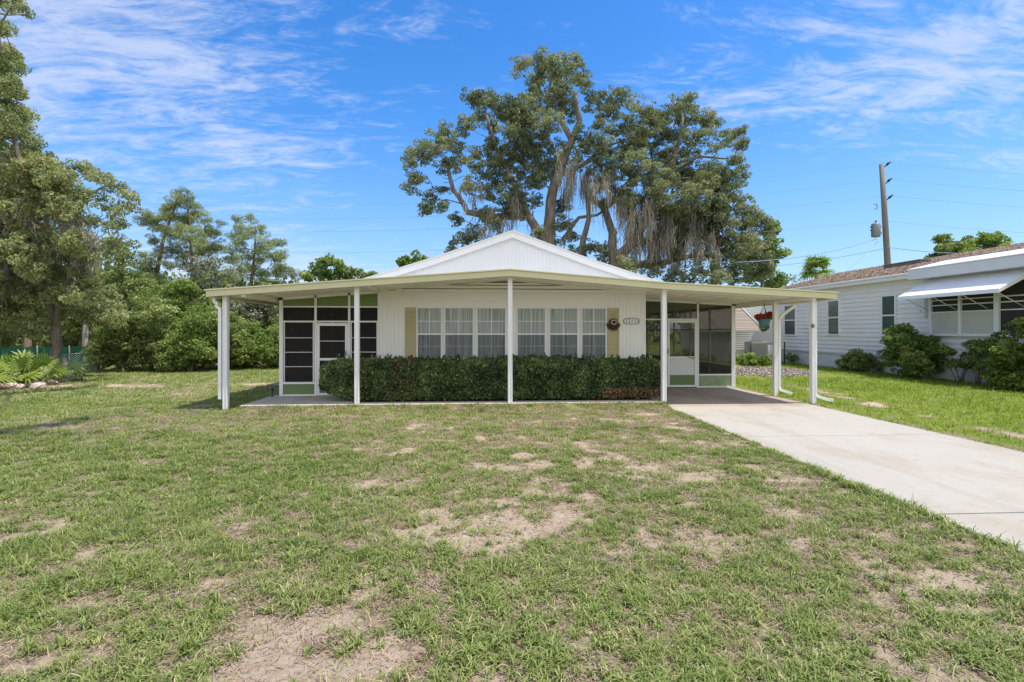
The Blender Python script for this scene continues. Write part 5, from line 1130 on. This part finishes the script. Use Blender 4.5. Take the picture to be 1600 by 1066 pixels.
# palm behind
pp = P(1274, 517, 40); pt_ = P(1276, 424, 40)
t = thing('palm_tree', (pp.x, pp.y, 0), 'fan palm rising behind the neighbouring roof', 'palm tree')
MB().tube([(pp.x, pp.y, -.1), (pp.x, pp.y, 3), (pt_.x, pt_.y, pt_.z)], [.2, .17, .15], 10).build('trunk', M['bark'], t)
Q = []; T = []
for i in range(34):
    a_ = random.uniform(0, 6.28); el = random.uniform(-.5, 1.4); d_ = np.array([math.cos(a_)*math.cos(el), math.sin(a_)*math.cos(el), math.sin(el)]); c = np.array(pt_)+d_*random.uniform(.45, .75); q = fan_leaf(c, d_, 1.0, 18, .05, .35); Q += q; T += [np.clip(random.uniform(.15, .75)+(-.05), 0, 1)]*len(q)
quads('fronds', np.array(Q), np.array(T), M['palmleaf'], t)

# utility pole
pbz = P(1389, 517, 32); ptp = P(1377.5, 257, 32)
up_ = thing('utility_pole', (pbz.x, pbz.y, 0), 'leaning wooden utility pole with transformer behind the neighbouring house', 'utility pole')
base = Vector((pbz.x+.25, pbz.y, -.1)); MB().tube([base, P(1387.5, 420, 32), P(1382, 330, 32), ptp], [.20, .185, .155, .135], 12).build('pole', M['polewood'], up_)
at_ = []
for v in (262, 288, 314):
    u = 1377.5+(v-257)*(10/163)+2; a_ = P(u+1, v, 31.95); b_ = P(u+10, v-8, 31.9); MB().tube([a_, b_], [.04, .03], 8).tube([a_.lerp(b_, .55), b_+(b_-a_)*.15], [.075, .06], 8).build('insulator', M['black'], up_); at_.append(b_)
c = P(1368.5, 360, 31.7); tr_ = MB().lathe((c.x, c.y, c.z-.42), [(.20, 0), (.25, .04), (.25, .78), (.22, .84), (.10, .88)], 18).build('transformer', M['grey'], up_)
MB().tube([(c.x, c.y, c.z+.4), (c.x, c.y, c.z+.62)], [.06, .04], 8).tube([(c.x-.22, c.y, c.z+.15), (c.x-.36, c.y, c.z+.2)], .035, 6).tube([(c.x-.22, c.y, c.z-.05), (c.x-.36, c.y, c.z)], .035, 6).build('bushing', M['black'], tr_)
MB().box((c.x+.2, c.y-.05, c.z-.2), (c.x+.45, c.y+.05, c.z-.12)).box((c.x+.2, c.y-.05, c.z+.2), (c.x+.45, c.y+.05, c.z+.28)).build('bracket', M['grey'], up_)
c2 = P(1369, 323, 31.9); MB().tube([c2+Vector((-.12, 0, .12)), c2+Vector((0, 0, .18)), c2+Vector((.08, 0, 0)), c2+Vector((.02, 0, -.16)), c2+Vector((-.1, 0, -.14))], .03, 6).build('cutout', M['grey'], up_)
def wire(a, b, sag, r, label, grp='overhead power lines', n_=40):
    a, b = Vector(a), Vector(b); pts = [a.lerp(b, i/n_)-Vector((0, 0, 4*sag*(i/n_)*(1-i/n_))) for i in range(n_+1)]
    return tag(MB().tube(pts, r, 5).build('power_line', M['wire']), label, 'power line', grp)
for k, (v_, dv, nm) in enumerate(((262, 0, 'highest'), (288, 26, 'second'), (314, 50, 'third'), (345, 88, 'lowest long'))):
    s_ = at_[k] if k < 3 else P(1383, 345, 31.9); wire(s_, P(-330, 262+dv*1.0, 44), 3.0-(.25*k), .0075, nm+' power line stretching left from the pole across the whole sky')
    wire(s_, P(1990, 280+dv*1.05, 27), .35, .0075, nm+' power line running right from the pole')
wire(P(1371, 373, 31.9), P(1150, 410, 25), .3, .018, 'thick service cable dropping left from the transformer', None)
wire(P(1372, 376, 31.9), P(1300, 440, 27), .15, .015, 'steep service cable dropping to the neighbouring roof', None)
wire(P(1384, 386, 31.9), P(1640, 394, 27), .25, .02, 'low dark cable leaving the pole to the right', None)
wire(P(1384, 388, 31.9), P(1050, 420, 40), .5, .014, 'low cable leaving the pole to the left through a splice box', None)
